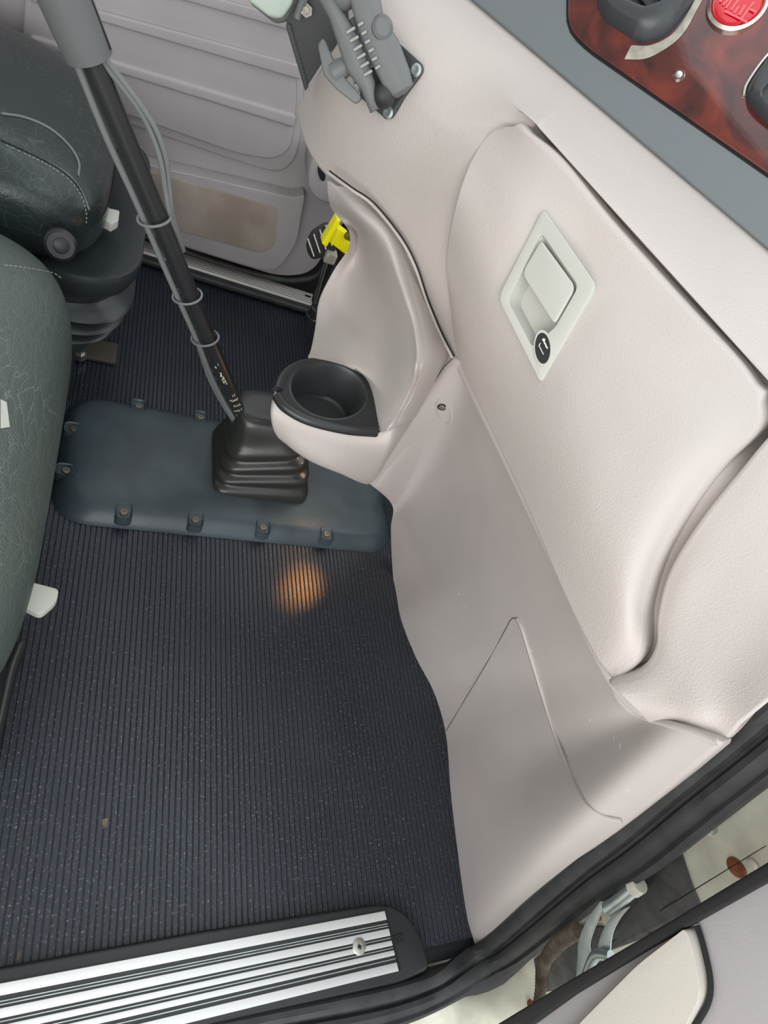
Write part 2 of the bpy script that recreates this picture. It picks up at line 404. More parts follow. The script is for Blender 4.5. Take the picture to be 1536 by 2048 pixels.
# screw in its oval dimple
def screw(name, c, n, r, m, parent, slots='cross', h=.002):
    n = V(n).normalized(); a = n.orthogonal().normalized(); b = n.cross(a)
    o = lathe(name, c, n, [(r, -.002), (r, h*.4), (r*.85, h), (r*.35, h*1.15), (0, h*1.15)], m, parent, seg=20)
    return o
c, n = onto(bK, 883, 813)
c2, n2 = onto(bK, 889, 822)
pts = []
for k in range(32):
    a = 2*math.pi*k/32; p_, n_ = onto(bK, 888+15*math.cos(a)+6*math.sin(a), 822+24*math.sin(a)); pts.append(p_+n_*.0005)
tube('screw_dimple_rim', pts, .0018, M['kick'], kp, closed=True, seg=8)
pc, nc = onto(bK, 884, 814)
lathe('screw_hole', pc, nc, [(.0085, -.01), (.0085, .0008), (.0, .0008)], M['gap'], kp, seg=24)
screw('screw', pc+nc*.001, nc, .006, M['steel'], kp)
parts = []
for (px, py) in ((925,1180),(932,1195),(918,1188),(928,1215),(868,1260),(795,1135),(1228,1475),(1240,1492),(1255,1580),(972,1065),(1062,1300),(935,1440),(960,1500),(1090,1590),(1010,1700),(960,1740),(1180,1440)):
    p_, n_ = onto(bK, px, py); a = n_.orthogonal().normalized(); an = random.uniform(0, 3); d = a*math.cos(an)+n_.cross(a)*math.sin(an)
    merged('scratch', [boxdata(p_+n_*.0002, d*random.uniform(.002, .007), n_.cross(d)*.0007, n_*.0004)], M['silverprint'], kp, smooth=False)
# access cover at the bottom: lip runs over the surface
cov = [(893,1462),(930,1400),(975,1325),(1010,1262),(1024,1238),(1036,1238),(1046,1258),(1062,1310),(1085,1385),(1110,1465),(1135,1530),(1158,1585),(1180,1615),(1210,1632),(1244,1640)]
pl = [onto(bK, *q) for q in cov]
lip = [p_+n_*.001 for p_, n_ in pl]
tube('access_cover_seam', lip[:6], .0005, M['gap'], kick, sm=4, seg=8)
tube('access_cover_lip', lip[5:], .0032, M['kick'], kick, sm=4, seg=8)
g2 = [onto(bK, q[0]-3.5, q[1]+1.5) for q in cov[5:]]
tube('access_cover_seam', [p_+n_*.0006 for p_, n_ in g2], .0009, M['gap'], kick, sm=4, seg=8)

lipk = [p_.copy() for p_ in rows_top[7:]]
tube('top_lip', spline(lipk, 6), lambda t: .0042*min(1, .15+t*5), M['kick'], kick, seg=12)
# ------------------------------------------------------------------ dashboard
dash = thing('dashboard', 'beige plastic truck dashboard with glovebox and wood trim above the kick panel', 'dashboard', (.6, .6, .6))
A = [(805,-113),(865,-63),(940,0),(1040,84),(1140,168),(1165,189),(1240,252),(1340,336),(1440,420),(1536,502),(1620,575),(1700,650),(1790,730),(1880,820)]
Z = [(594,218),(612,285),(652,345),(742,412),(800,480),(812,506),(852,600),(906,716),(1000,905),(1100,1115),(1212,1352),(1303,1438),(1434,1482),(1536,1396)]
pA0, pA1 = V((.42, 1.089, 1.007)), V((.76, .635, 1.019))
def ArX(px, py):                      # upper edge: straight line in plan
    d = ray(px, py); # intersect with vertical plane through pA0,pA1
    nn = (pA1-pA0).cross(V((0, 0, 1))); t = (pA0-CP).dot(nn)/d.dot(nn); return CP+d*t
Zx = [.26, .27, .30, .36, .405, .418, .465, .525, .545, .56, .585, .60, .605, .615]
sl0, sl1 = V((.455, .85, .965)), V((.685, .446, .965))     # the slot above the glovebox lid
nslot = (sl1-sl0).cross(V((0, 0, 1)))
drows = []
for i in range(len(A)):
    a = ArX(*A[i]); z_ = P(*Z[i], x=Zx[i]+(.0 if i < 9 else .012)); row = [a]
    (ax, ay), (zx, zy) = A[i], Z[i]
    # pixel where this row crosses the slot line
    def mix(t): return ax+(zx-ax)*t, ay+(zy-ay)*t
    # slot in the photo: y = 235+1.01(x-1030)
    den = (zy-ay)-1.09*(zx-ax); ts = (233+1.09*(ax-1063)-ay)/den if abs(den) > 1e-6 else .3
    ts = max(.12, min(.45, ts))
    d = ray(*mix(ts)); t_ = (sl0-CP).dot(nslot)/d.dot(nslot); sp_ = CP+d*t_
    m1 = mix(ts*.5); p_half = (a+sp_)/2; d1 = ray(*m1); nn = nslot
    t1 = (p_half-CP).dot(nn)/d1.dot(nn); row.append(CP+d1*t1)
    if i < 4:                                        # plain curved centre panel, no crease
        row = [a]
        for q in (.1, .2, .3, .36, .42, .48, .54, .7, .85):
            row.append(P(*mix(q), x=a.x+(z_.x-a.x)*q-.030*math.sin(math.pi*q**.8)))
        row.append(z_); drows.append(row); continue
    row.append(sp_)
    ch = .006 if i == 4 else .026     # depth of the channel above the glovebox lid
    inw = (nslot.normalized() if nslot.y > 0 else -nslot.normalized())
    for (e_, dd_) in ((.006, .35), (.02, 1.0), (.05, 1.0), (.09, 1.0)):
        d = ray(*mix(ts+e_)); p_in = sp_+inw*ch*dd_
        lean = (sp_.x-z_.x)*e_*1.0
        t_ = (p_in-CP).dot(nslot)/d.dot(nslot); q_ = CP+d*t_; row.append(q_)
    for q in (.3, .55, .8):
        tt = ts+(1-ts)*q; xx = sp_.x+(z_.x-sp_.x)*q
        row.append(P(*mix(tt), x=xx-.012*math.sin(math.pi*q)))
    row.append(z_); drows.append(row)
db, gD = shell('dash_body', drows, M['beige'], dash, n=6, back=(.9, .45, -.1), r=.008, depth=.03)
bD = bvh_of(gD)

# glovebox lid
TL = [(1036,256),(1112,326),(1200,436),(1292,536),(1381,634),(1470,728),(1514,788)]
BL = [(897,585),(918,715),(985,860),(1060,1022),(1130,1185),(1190,1305),(1226,1352)]
rightside = [(1536,800),(1450,915),(1372,1018),(1310,1130),(1286,1225),(1275,1310)]
leftside = [(980,262),(935,345),(905,450)]
# rows run top -> bottom for seven columns
gl = []
NC = len(TL)
def lidx(px, py):                    # smooth carrier surface: ruled between the slot line and the lower seam
    best = None
    for j in range(4, len(A)-1):
        for k in range(0, 21):
            f = k/20; ax, ay = A[j][0]+(A[j+1][0]-A[j][0])*f, A[j][1]+(A[j+1][1]-A[j][1])*f
            zx, zy = Z[j][0]+(Z[j+1][0]-Z[j][0])*f, Z[j][1]+(Z[j+1][1]-Z[j][1])*f
            dx, dy = zx-ax, zy-ay; t = ((px-ax)*dx+(py-ay)*dy)/(dx*dx+dy*dy); e = math.hypot(px-ax-dx*t, py-ay-dy*t)
            if best is None or e < best[0]: best = (e, ax, ay, zx, zy, t, Zx[j]+(Zx[j+1]-Zx[j])*f)
    e, ax, ay, zx, zy, t, zz = best
    den = (zy-ay)-1.09*(zx-ax); ts = (233+1.09*(ax-1063)-ay)/den
    d = ray(ax+(zx-ax)*ts, ay+(zy-ay)*ts); sx = (CP+d*((sl0-CP).dot(nslot)/d.dot(nslot))).x
    q = (t-ts)/(1-ts); return sx+(zz-sx)*q-.012*math.sin(math.pi*max(0, min(1, q)))
for i in range(NC):
    s = i/(NC-1); tx, ty = TL[i]; bx_, by_ = BL[i]; col = []
    for q in range(8):
        t = q/7
        px = tx+(bx_-tx)*t; py = ty+(by_-ty)*t
        # side shapes pull the ends onto the lid outline
        lb = (1-s)**3; rb = s**3
        lt = [(1036,256),(985,266),(948,315),(922,380),(905,445),(896,500),(893,545),(897,585)][q]
        rt = [(1514,788),(1510,850),(1440,925),(1375,1015),(1318,1115),(1288,1215),(1278,1305),(1226,1352)][q]
        lx = TL[0][0]+(BL[0][0]-TL[0][0])*t; ly = TL[0][1]+(BL[0][1]-TL[0][1])*t
        rx = TL[-1][0]+(BL[-1][0]-TL[-1][0])*t; ry = TL[-1][1]+(BL[-1][1]-TL[-1][1])*t
        px += (lt[0]-lx)*lb + (rt[0]-rx)*rb; py += (lt[1]-ly)*lb + (rt[1]-ry)*rb
        col.append((px, py, lidx(px, py), t, s))
    gl.append(col)
lid = []
for i, col in enumerate(gl):
    row = []
    for (px, py, bx_, t, s) in col:
        edge = min(1, t/.08+.25) ; bulge = .010 + .030*math.sin(math.pi*min(1, t**1.6))*(1 if t < 1 else 0)
        e2 = min(1, .25+min(s, 1-s)/.12)
        row.append(P(px, py, x=bx_-(.008+ .030*math.sin(math.pi*t**1.7)*e2)))
    lid.append(row)
HOLE = [(1084,478),(1150,574),(1106,650),(1066,684),(1026,603)]
gb, gG = shell('glovebox_lid', lid, M['beige'], dash, n=8, back=(.9, .45, -.1), r=.007, depth=.035)
def inside(px, py, poly):
    c = False; n = len(poly)
    for i in range(n):
        (x1, y1), (x2, y2) = poly[i], poly[(i+1) % n]
        if (y1 > py) != (y2 > py) and px < (x2-x1)*(py-y1)/(y2-y1)+x1: c = not c
    return c
bmh = bmesh.new(); bmh.from_mesh(gb.data)
bmesh.ops.delete(bmh, geom=[f for f in bmh.faces if inside(*topix(f.calc_center_median()), [(1088,445),(1170,574),(1112,670),(1080,715),(1012,600)])], context='FACES')
bmh.to_mesh(gb.data); bmh.free()
bG = bvh_of(gG)
# raised end of the dash, across the groove from the lid
Ge = [(1222,1364),(1282,1346),(1314,1300),(1320,1232),(1344,1146),(1407,1046),(1482,952),(1556,866),(1650,790)]
Oe = [(1298,1444),(1370,1460),(1434,1480),(1480,1438),(1536,1392),(1640,1300),(1700,1240),(1760,1180),(1820,1100)]
er = []
for (g_, o_) in zip(Ge, Oe):
    row = []
    for k, t in enumerate((0, .12, .35, .7, 1)):
        px, py = g_[0]+(o_[0]-g_[0])*t, g_[1]+(o_[1]-g_[1])*t
        row.append(P(px, py, x=lidx(px, py)-(.014, .018, .020, .014, .004 if len(er) > 2 else -.008)[k]))
    er.append(row)
shell('dash_end_panel', er, M['beige'], dash, n=7, back=(.9, .45, -.1), r=.005, depth=.04)
# shadow gaps round the lid
def seam(pix, b, r, m, parent, name='seam', off=.0005, sm=4, closed=False, seg=8):
    pts = [(lambda q: q[0]+q[1]*off)(onto(b, *p_)) for p_ in pix]
    return tube(name, pts, r, m, parent, sm=sm, seg=seg, closed=closed)
# latch
lp, ln = onto(bG, 1090, 595)
ns = [onto(bG, *q)[1] for q in ((1085,440),(1080,745),(1015,600),(1175,570),(1090,590))]
ln = sum(ns, V((0, 0, 0))).normalized()
mx_ = max((onto(bG, *q)[0]-lp).dot(ln) for q in ((1088,419),(1194,572),(1083,768),(997,597),(1045,500),(1140,500),(1140,670),(1040,680)))
lp = lp+ln*(mx_*.85+.001)
def L(px, py, off=0.0): return PP(px, py, lp+ln*off, ln)
lat = rpoly([L(*q) for q in ((1088,419),(1194,572),(1083,768),(997,597))], [.006, .012, .006, .014])
latin = rpoly([L(*q) for q in ((1084,468),(1158,574),(1112,655),(1066,694),(1018,603))], [.006, .008, .004, .004, .01])
lb_ = ringprism('latch_bezel', lat, latin, ln, .004, M['latch'], gb, bevel=.0012, back=.02)
# recess bowl
ctr = sum(latin, V((0, 0, 0)))/len(latin)
inn = resample(latin, 64); vs = [p_+ln*.002 for p_ in inn]+[ctr+(p_-ctr)*.8-ln*.016 for p_ in inn]+[ctr-ln*.017]; fs = [(i, (i+1) % 64, 64+(i+1) % 64, 64+i) for i in range(64)]+[(64+i, 64+(i+1) % 64, 128) for i in range(64)]
link('latch_recess', mesh('latch_recess', vs, fs), M['latch'], gb)
pad = rpoly([L(*q, .003) for q in ((1084,482),(1152,575),(1110,650),(1045,548))], [.006, .01, .007, .01])
prism('latch_paddle', pad, ln, .004, M['latch'], gb, bevel=.0015, back=.004)
k0 = []
for k in range(40):
    a = 2*math.pi*k/40; k0.append(L(1086+17*math.cos(a)*.85-8*math.sin(a)*-.5, 697+30*math.sin(a)-6*math.cos(a), .004))
lock = prism('lock_cylinder', [p_ for p_ in k0], ln, .0022, M['blackgloss'], gb, back=.002)
k1 = [sum(k0, V((0,0,0)))/40+(p_-sum(k0, V((0,0,0)))/40)*1.22 for p_ in k0]
ringprism('lock_ring', k1, k0, ln, .0018, M['latch'], gb, bevel=.0006, N=60)
def strokes(name, segs, off, wd, m, parent, f=L, n_=None):
    n_ = n_ or ln; parts = []
    for (x0, y0, x1, y1) in segs:
        a, b = f(x0, y0, off), f(x1, y1, off); d = (b-a); t = d.normalized(); u = t.cross(n_).normalized()
        parts.append(boxdata((a+b)/2, d, u*wd, n_*.0004))
    return merged(name, parts, m, parent, smooth=False)
strokes('lock_marking', [(1078,691,1087,709),(1078,691,1081,686)], .0064, .0010, M['silverprint'], gb)
strokes('lock_marking', [(1085,678,1089,684),(1088,684,1092,690),(1091,690,1095,697),(1087,677,1090,681)], .0064, .0018, M['silverprint'], gb)

# bezel + wood panel
W0 = V((.53, 1.01, 1.068)); pn = (pA1-pA0).cross(W0-pA0).normalized()
if pn.z < 0: pn = -pn
def Wp(px, py, off=0.0): return PP(px, py, pA0+pn*off, pn)
bz = prism('dash_bezel', [Wp(*q) for q in ((640,-260),(800,-118),(940,-1),(1240,251),(1536,501),(1900,800),(2000,250),(1700,-250),(1200,-420))], pn, .006, M['bezel'], dash, bevel=.003, back=.02)
wd_ = prism('wood_trim_panel', rpoly([Wp(*q, .006) for q in ((1138,-120),(1136,58),(1172,96),(1536,350),(1800,540),(1850,200),(1560,-200),(1250,-300))], [0, .02, .02, 0, 0, 0, 0, 0]), pn, .0035, M['wood'], dash, bevel=.0025)
wdark = ringprism('wood_trim_gap', rpoly([Wp(*q, .0055) for q in ((1134,-120),(1132,61),(1169,101),(1536,357),(1800,548),(1850,200),(1560,-200),(1250,-300))], [0, .02, .02, 0, 0, 0, 0, 0]), rpoly([Wp(*q, .0055) for q in ((1142,-120),(1141,56),(1174,92),(1536,344),(1800,532),(1840,200),(1560,-190),(1250,-290))], [0, .02, .02, 0, 0, 0, 0, 0]), pn, .0012, M['gap'], dash)
# rocker socket (black deep bezel of an air vent)
def vent(name, outline, inner, trim, hgt, rr):
    o = rpoly([Wp(*q, .0095) for q in outline], rr); i_ = rpoly([Wp(*q, .0095+hgt) for q in inner], .008)
    N_ = 72; A_ = resample(o, N_); B_ = resample(i_, N_)
    s = min(range(N_), key=lambda s_: sum((A_[k]-B_[(k+s_) % N_]).length for k in range(0, N_, 3))); B_ = [B_[(k+s) % N_] for k in range(N_)]
    rings = [[p_-pn*.02 for p_ in A_], A_, [a.lerp(b, .35)+pn*hgt*.55 for a, b in zip(A_, B_)], [a.lerp(b, .85)+pn*hgt*.2 for a, b in zip(A_, B_)], [b for b in B_], [b-pn*.012 for b in B_]]
    vs = [p_ for r_ in rings for p_ in r_]; fs = []
    for k in range(len(rings)-1):
        for j in range(N_): fs.append((k*N_+j, k*N_+(j+1) % N_, (k+1)*N_+(j+1) % N_, (k+1)*N_+j))
    fs.append(tuple((len(rings)-1)*N_+j for j in range(N_)))
    v = link(name, mesh(name, vs, fs), M['blackplastic'], dash, smooth=True); v.modifiers['split'].split_angle = math.radians(50)
    v.data.materials.clear(); v.data.materials.append(M['ventgrey']); return v
M['ventgrey'] = mat('charcoal_moulded_plastic', (.05, .056, .062), .35, bump=.1, bscale=500)
v1 = vent('air_vent', ((1190,-110),(1194,32),(1282,92),(1345,68),(1405,-20),(1420,-140),(1300,-180)), ((1238,-80),(1236,-10),(1290,14),(1345,-8),(1372,-50),(1380,-110),(1300,-130)), None, .022, [.02]*7)
for k in range(4):
    a, b = Wp(1232+22*k, -60-4*k, .022), Wp(1300+22*k, 24-26*k, .022)
    d = b-a; merged('vent_slat', [boxdata((a+b)/2, d, d.normalized().cross(pn)*.003, pn*.012)], M['blackplastic'], v1, smooth=False)
v2 = vent('air_vent', ((1560,78),(1492,168),(1488,200),(1530,248),(1640,320),(1720,200)), ((1580,120),(1522,180),(1526,205),(1560,225),(1630,260),(1680,190)), None, .02, [.03, .03, .03, .03, .02, .02])
tube('vent_trim_strip', spline([Wp(*q, .012) for q in ((1552,92),(1522,126),(1494,168),(1488,190))], 6), .0022, M['chrome'], v2, seg=10)
# adhesive-stained trim strip round the first vent
sp1 = spline([Wp(*q, .0095) for q in ((1262,92),(1300,92),(1338,74),(1362,48),(1382,14),(1398,-20),(1412,-70))], 8)
sp0 = spline([Wp(*q, .0095) for q in ((1248,120),(1292,118),(1338,94),(1368,66),(1392,24),(1412,-14),(1432,-66))], 8)
vs = [p_ for p_ in sp1]+[p_ for p_ in sp0]; vs += [p_+pn*.0025 for p_ in vs]; n_ = len(sp1); fs = []
for i in range(n_-1): fs += [(i, i+1, n_+i+1, n_+i), (2*n_+i, 3*n_+i, 3*n_+i+1, 2*n_+i+1), (i, 2*n_+i, 2*n_+i+1, i+1), (n_+i, n_+i+1, 3*n_+i+1, 3*n_+i)]
fs += [(0, n_, 3*n_, 2*n_), (n_-1, 3*n_-1, 4*n_-1, 2*n_-1)]
M['worn'] = mat('worn_silver_plastic', (.36, .34, .29), .45, var=.25, vscale=60)
link('worn_vent_trim', mesh('worn_vent_trim', vs, fs), M['worn'], v1, bevel=.001)
# red push button
rc = Wp(1474, 8, .0095); rr_ = (Wp(1420, 8, .0095)-rc).length
lathe('red_button_ring', rc, pn, [(rr_*1.12, -.002), (rr_*1.12, .004), (rr_*1.02, .007), (rr_*.93, .004), (rr_*.93, .0)], M['chrome'], dash, seg=48)
rb_ = lathe('red_button', rc, pn, [(rr_*.92, 0), (rr_*.92, .004), (rr_*.85, .007), (rr_*.5, .0082), (0, .0085)], M['red'], dash, seg=48)
def Rl(px, py, off=0): return Wp(px, py, .0095+.0082+off)
strokes('button_lettering', [(1446,10,1458,-2),(1452,16,1468,-8),(1462,20,1476,0),(1468,26,1478,12),(1478,30,1490,10),(1484,36,1500,14),(1492,24,1508,4),(1450,22,1494,44),(1440,4,1462,-24),(1500,18,1512,24)], .001, .0026, M['redlight'], rb_, Rl, pn)
sc_ = Wp(1357, 152, .0095)
lathe('trim_screw', sc_, pn, [(.0085, -.001), (.0085, .001), (.006, .003), (.003, .002), (0, .002)], M['wood'], dash, seg=24)
lathe('trim_screw_glint', sc_, pn, [(.0045, .0), (.0045, .0034), (.003, .004), (0, .0035)], M['chrome'], dash, seg=20)

# ------------------------------------------------------------------ centre console with cup holder
cons = thing('center_console', 'beige scooped console corner carrying the black cup holder', 'console', (.4, .7, .4))
seamline = [(640,330,.295),(700,382,.33),(742,414,.362),(800,482,.407),(852,602,.468),(880,670,.50),(906,718,.527)]
cr_ = [
 [(655,365,.30),(664,370,.305),(672,372,.31),(684,374,.318),(694,377,.325),(702,381,.333)],
 [(657,392,.31),(670,396,.315),(690,400,.32),(710,404,.33),(728,408,.345),(742,414,.364)],
 [(664,418,.33),(690,426,.335),(722,440,.34),(752,452,.355),(776,464,.375),(798,482,.409)],
 [(697,460,.36),(712,466,.385),(738,490,.385),(775,525,.385),(802,545,.395),(838,562,.45)],
 [(697,497,.38),(715,515,.41),(752,560,.408),(795,590,.40),(820,600,.405),(853,604,.47)],
 [(668,545,.375),(700,560,.405),(760,610,.418),(812,645,.41),(835,650,.415),(876,664,.495)],
 [(641,600,.36),(690,620,.40),(760,670,.42),(822,705,.41),(842,705,.415),(896,702,.52)],
 [(632,655,.35),(690,665,.385),(758,720,.412),(815,762,.405),(836,750,.418),(880,742,.525)],
 [(624,700,.325),(690,715,.37),(752,765,.402),(795,815,.405),(820,795,.42),(855,788,.525)],
 [(618,722,.302),(690,742,.34),(742,790,.39),(770,850,.405),(800,840,.43),(829,830,.525)],
]
crow = [[P(a, b, x=c_) for a, b, c_ in r_] for r_ in cr_]
crow[-1] = [P(618,716,z=.556), P(690,731,z=.556), P(737,765,z=.556), P(757,858,z=.553), P(790,850,x=.42), P(829,832,x=.521)]
cb, gC = shell('console_shell', crow, M['beige'], cons, n=6, back=(.7, .6, -.3), r=.004, depth=.02)
bC = bvh_of(gC)
# pod below the cup: from the rim down and under to the silhouette
ZR = .55
pod = [
 [P(632,722,z=ZR), P(625,760,z=ZR-.03), P(622,800,z=ZR-.1), P(622,830,z=ZR-.2)],
 [P(572,745,z=ZR), P(562,770,z=ZR-.035), P(570,800,z=ZR-.1), P(590,840,z=ZR-.2)],
 [P(548,792,z=ZR), P(541,826,z=ZR-.03), P(552,862,z=ZR-.09), P(585,880,z=ZR-.16)],
 [P(565,815,z=ZR), P(560,848,z=ZR-.03), P(572,888,z=ZR-.09), P(600,900,z=ZR-.17)],
 [P(615,841,z=ZR), P(614,872,z=ZR-.03), P(618,920,z=ZR-.10), P(635,918,z=ZR-.18)],
 [P(680,860,z=ZR), P(680,892,z=ZR-.035), P(676,944,z=ZR-.13), P(690,938,z=ZR-.2)],
 [P(757,868,z=ZR), P(752,905,z=ZR-.05), P(740,966,x=.518), P(742,960,x=.56)],
 [P(797,838,x=.434), P(785,890,x=.45), P(770,925,x=.518), P(775,922,x=.57)],
 [P(836,816,x=.532), P(824,842,x=.521), P(805,868,x=.522), P(812,862,x=.58)],
]
pod = [pod[i] for i in range(len(pod))]
shell('cup_holder_pod', pod, M['beige'], cons, n=6, back=(.5, .6, -.3), r=.003, depth=.02)
# black insert: D-shaped top with round well
D = [(618,716),(690,733),(728,756),(748,795),(757,860),(690,856),(615,836),(565,810),(556,786),(572,748)]
Dw = [P(*q, z=ZR+.004) for q in D]; Dw = rpoly(Dw, [.012, .02, .02, .02, .004, .02, .03, .02, .02, .02])
E_ = [P(655+76*math.cos(2*math.pi*k/48), 786+55*math.sin(2*math.pi*k/48)+ .12*76*math.cos(2*math.pi*k/48), z=ZR+.004) for k in range(48)]
ins = ringprism('cup_insert', Dw, E_, (0, 0, 1), .004, M['blackplastic'], cons, bevel=.002, back=.02, N=120)
cE = sum(E_, V((0, 0, 0)))/48
E2 = resample(E_, 60); rg = []
for (sc, dz) in ((1.04, .004), (1.0, .006), (.96, .0), (.93, -.02), (.86, -.060), (.80, -.064)):
    rg.append([cE+(p_-cE)*sc+V((0, 0, dz)) for p_ in E2])
vs = [p_ for r_ in rg for p_ in r_]; fs = [(k*60+j, k*60+(j+1) % 60, (k+1)*60+(j+1) % 60, (k+1)*60+j) for k in range(len(rg)-1) for j in range(60)]+[tuple(300+j for j in range(60))]
M['cup_'] = None
M['cup'] = mat('scuffed_charcoal_plastic', (.045, .048, .05), .38, var=.2, vscale=20)
link('cup_well', mesh('cup_well', vs, fs), M['cup'], cons)
rim = [P(*q, z=ZR+.004) for q in ((752,864),(690,858),(618,840),(572,815),(554,792))]
tube('cup_rim_bar', spline(rim, 8), .0085, M['blackgloss'], cons, seg=16)
rim2 = [P(*q, z=ZR+.004) for q in ((556,782),(566,755),(592,732),(632,724),(690,738),(726,762))]
tube('cup_back_rim', spline(rim2, 8), lambda t: .0085*(1-.6*t), M['blackgloss'], cons, seg=16)
# welt between the console and the dash
wl = [P(a, b, x=c_-.004) for a, b, c_ in ((655,345,.292),(700,378,.322),(745,410,.357),(800,478,.40),(830,535,.43),(852,600,.462),(880,668,.497),(905,716,.52))]
tube('console_welt', spline(wl, 6), .0022, M['beige'], cons, seg=10)
tube('console_seam', spline([p_+V((.003, .003, .0022)) for p_ in wl], 6), .0012, M['gap'], cons, seg=8)
ks = [P(a, b, x=.517) for a, b in ((741,964),(770,926),(805,866),(829,829),(862,775),(885,738),(905,717))]
tube('console_seam', spline(ks, 5), .0006, M['gap'], cons, seg=8)

# ------------------------------------------------------------------ gear-lever floor cover
zc = .035
cov = thing('shifter_floor_cover', 'blue-black plastic cover plate on the floor around the gear lever', 'cover plate', (.3, .9, 0))
o8 = [(112,955),(122,1015),(190,1050),(330,1062),(520,1078),(690,1092),(765,1070),(778,1000),(740,940),(620,880),(430,850),(260,822),(165,825),(128,880)]
x0, x1, y0, y1 = P(112,960,z=0).x, P(772,1040,z=0).x, P(500,1078,z=0).y, P(270,818,z=0).y
base = rpoly([V((x0, y0, 0)), V((x1, y0, 0)), V((x1, y1, 0)), V((x0, y1, 0))], .085, 10)
cc = V(((x0+x1)/2, (y0+y1)/2, 0)); hx, hy = (x1-x0)/2, (y1-y0)/2
def inset(pts, d, z):
    out = []
    for p_ in pts:
        q = p_-cc; out.append(V((cc.x+q.x*(hx-d)/hx, cc.y+q.y*(hy-d)/hy, z)))
    return out
rg = [inset(base, -.006, .0005), inset(base, -.004, .006), inset(base, .0, .012), inset(base, .012, .027), inset(base, .022, .033), inset(base, .035, zc), inset(base, .06, zc+.001)]
n0 = len(base); vs = [p_ for r_ in rg for p_ in r_]; fs = [(k*n0+j, k*n0+(j+1) % n0, (k+1)*n0+(j+1) % n0, (k+1)*n0+j) for k in range(len(rg)-1) for j in range(n0)]+[tuple((len(rg)-1)*n0+j for j in range(n0))]
cp_ = link('cover_plate', mesh('cover_plate', vs, fs), M['tunnel'], cov); cp_.modifiers['split'].split_angle = math.radians(70)
for (px, py, back) in ((248,1018,0),(390,1036,0),(524,1050,0),(650,1062,0),(275,833,1),(400,852,1),(148,862,2),(132,945,2),(745,1020,3)):
    c_ = P(px, py, z=.024)
    if back == 0: c_.y = y0+.016
    if back == 1: c_.y = y1-.018
    sx_, sy_ = (.036, .044) if back < 2 else (.044, .036)
    out_ = rpoly([V((c_.x+a*sx_/2, c_.y+b*sy_/2, .012)) for a, b in ((-1, -1), (1, -1), (1, 1), (-1, 1))], .014, 5)
    in_ = [c_+(p_-V((c_.x, c_.y, .012)))*.80 for p_ in out_]
    for p_ in in_: p_.z = .034
    nn = len(out_); mid = [a.lerp(b, .5) for a, b in zip(out_, in_)]
    for p_ in mid: p_.z = .0355
    lo = [V((c_.x, c_.y, 0))+(V((p_.x, p_.y, 0))-V((c_.x, c_.y, 0)))*.92+V((0, 0, .030)) for p_ in in_]
    vs = out_+mid+in_+lo; fs = [(k*nn+j, k*nn+(j+1) % nn, (k+1)*nn+(j+1) % nn, (k+1)*nn+j) for k in range(3) for j in range(nn)]+[tuple(3*nn+j for j in range(nn))]
    ps = link('screw_pocket', mesh('screw_pocket', vs, fs), M['tunnel'], cov)
    lathe('screw', (c_.x, c_.y, .0302), (0, 0, 1), [(.0085, 0), (.0085, .0015), (.0075, .003), (.0035, .0032), (.003, .0015), (0, .0015)], M['bronze'], ps, seg=16)

# ------------------------------------------------------------------ gear lever, boot, lines
lev = thing('gear_lever', 'tall black gear lever with grey shroud and air lines rising from the floor cover', 'gear lever', (.31, .97, 0))
q0, q1 = P(486,842,z=.17), P(188,128,z=.80)
ax_ = (q1-q0).normalized()
bc = (P(425,985,z=zc)+P(615,1000,z=zc))/2
by0 = P(520,1000,z=zc).y; bx0, bx1 = P(424,975,z=zc).x, P(614,1000,z=zc).x; by1 = by0+.205
def rsq(cx, cy, sx_, sy_, z, r, n_=7, tilt=0):
    pts = rpoly([V((cx+a*sx_/2, cy+b*sy_/2, 0)) for a, b in ((-1, -1), (1, -1), (1, 1), (-1, 1))], r, n_)
    return [V((p_.x, p_.y, z+tilt*(p_.x-cx))) for p_ in pts]
cx, cy = (bx0+bx1)/2, (by0+by1)/2; wx, wy = bx1-bx0, by1-by0
prof = [(1.0, 0, .03), (1.0, .012, .03), (.965, .022, .03), (.90, .026, .03), (.86, .033, .03), (.93, .044, .032), (.92, .054, .034), (.82, .058, .034), (.77, .064, .034), (.84, .076, .036), (.82, .086, .037), (.73, .090, .036), (.68, .096, .036), (.74, .107, .038), (.71, .118, .04), (.64, .128, .04), (.61, .140, .04), (.58, .158, .038), (.55, .172, .036), (.50, .182, .034), (.38, .187, .03), (.22, .186, .02)]
tip = q0-ax_*.0
rings = []
for (s_, z_, r_) in prof:
    f = z_/.184; ox = (tip.x+.035-cx)*f**1.3; oy = (tip.y+.01-cy)*f**1.3
    rings.append(rsq(cx+ox, cy+oy, wx*s_, wy*s_, zc+z_*1.0, min(r_*1.2, wx*s_*.45), 7, tilt=.08*f+.26*math.sin(math.pi*min(1, f))))
nn = len(rings[0]); vs = [p_ for r_ in rings for p_ in r_]; fs = [(k*nn+j, k*nn+(j+1) % nn, (k+1)*nn+(j+1) % nn, (k+1)*nn+j) for k in range(len(rings)-1) for j in range(nn)]+[tuple((len(rings)-1)*nn+j for j in range(nn))]
bo = link('rubber_boot', mesh('rubber_boot', vs, fs), M['grip'], lev, subsurf=1)
rod = tube('lever_shaft', [q0-ax_*.06, q0, q0+ax_*.15, q1-ax_*.1, q1+ax_*.09], lambda t: .0148, M['blackgloss'], lev, seg=28, sm=6)
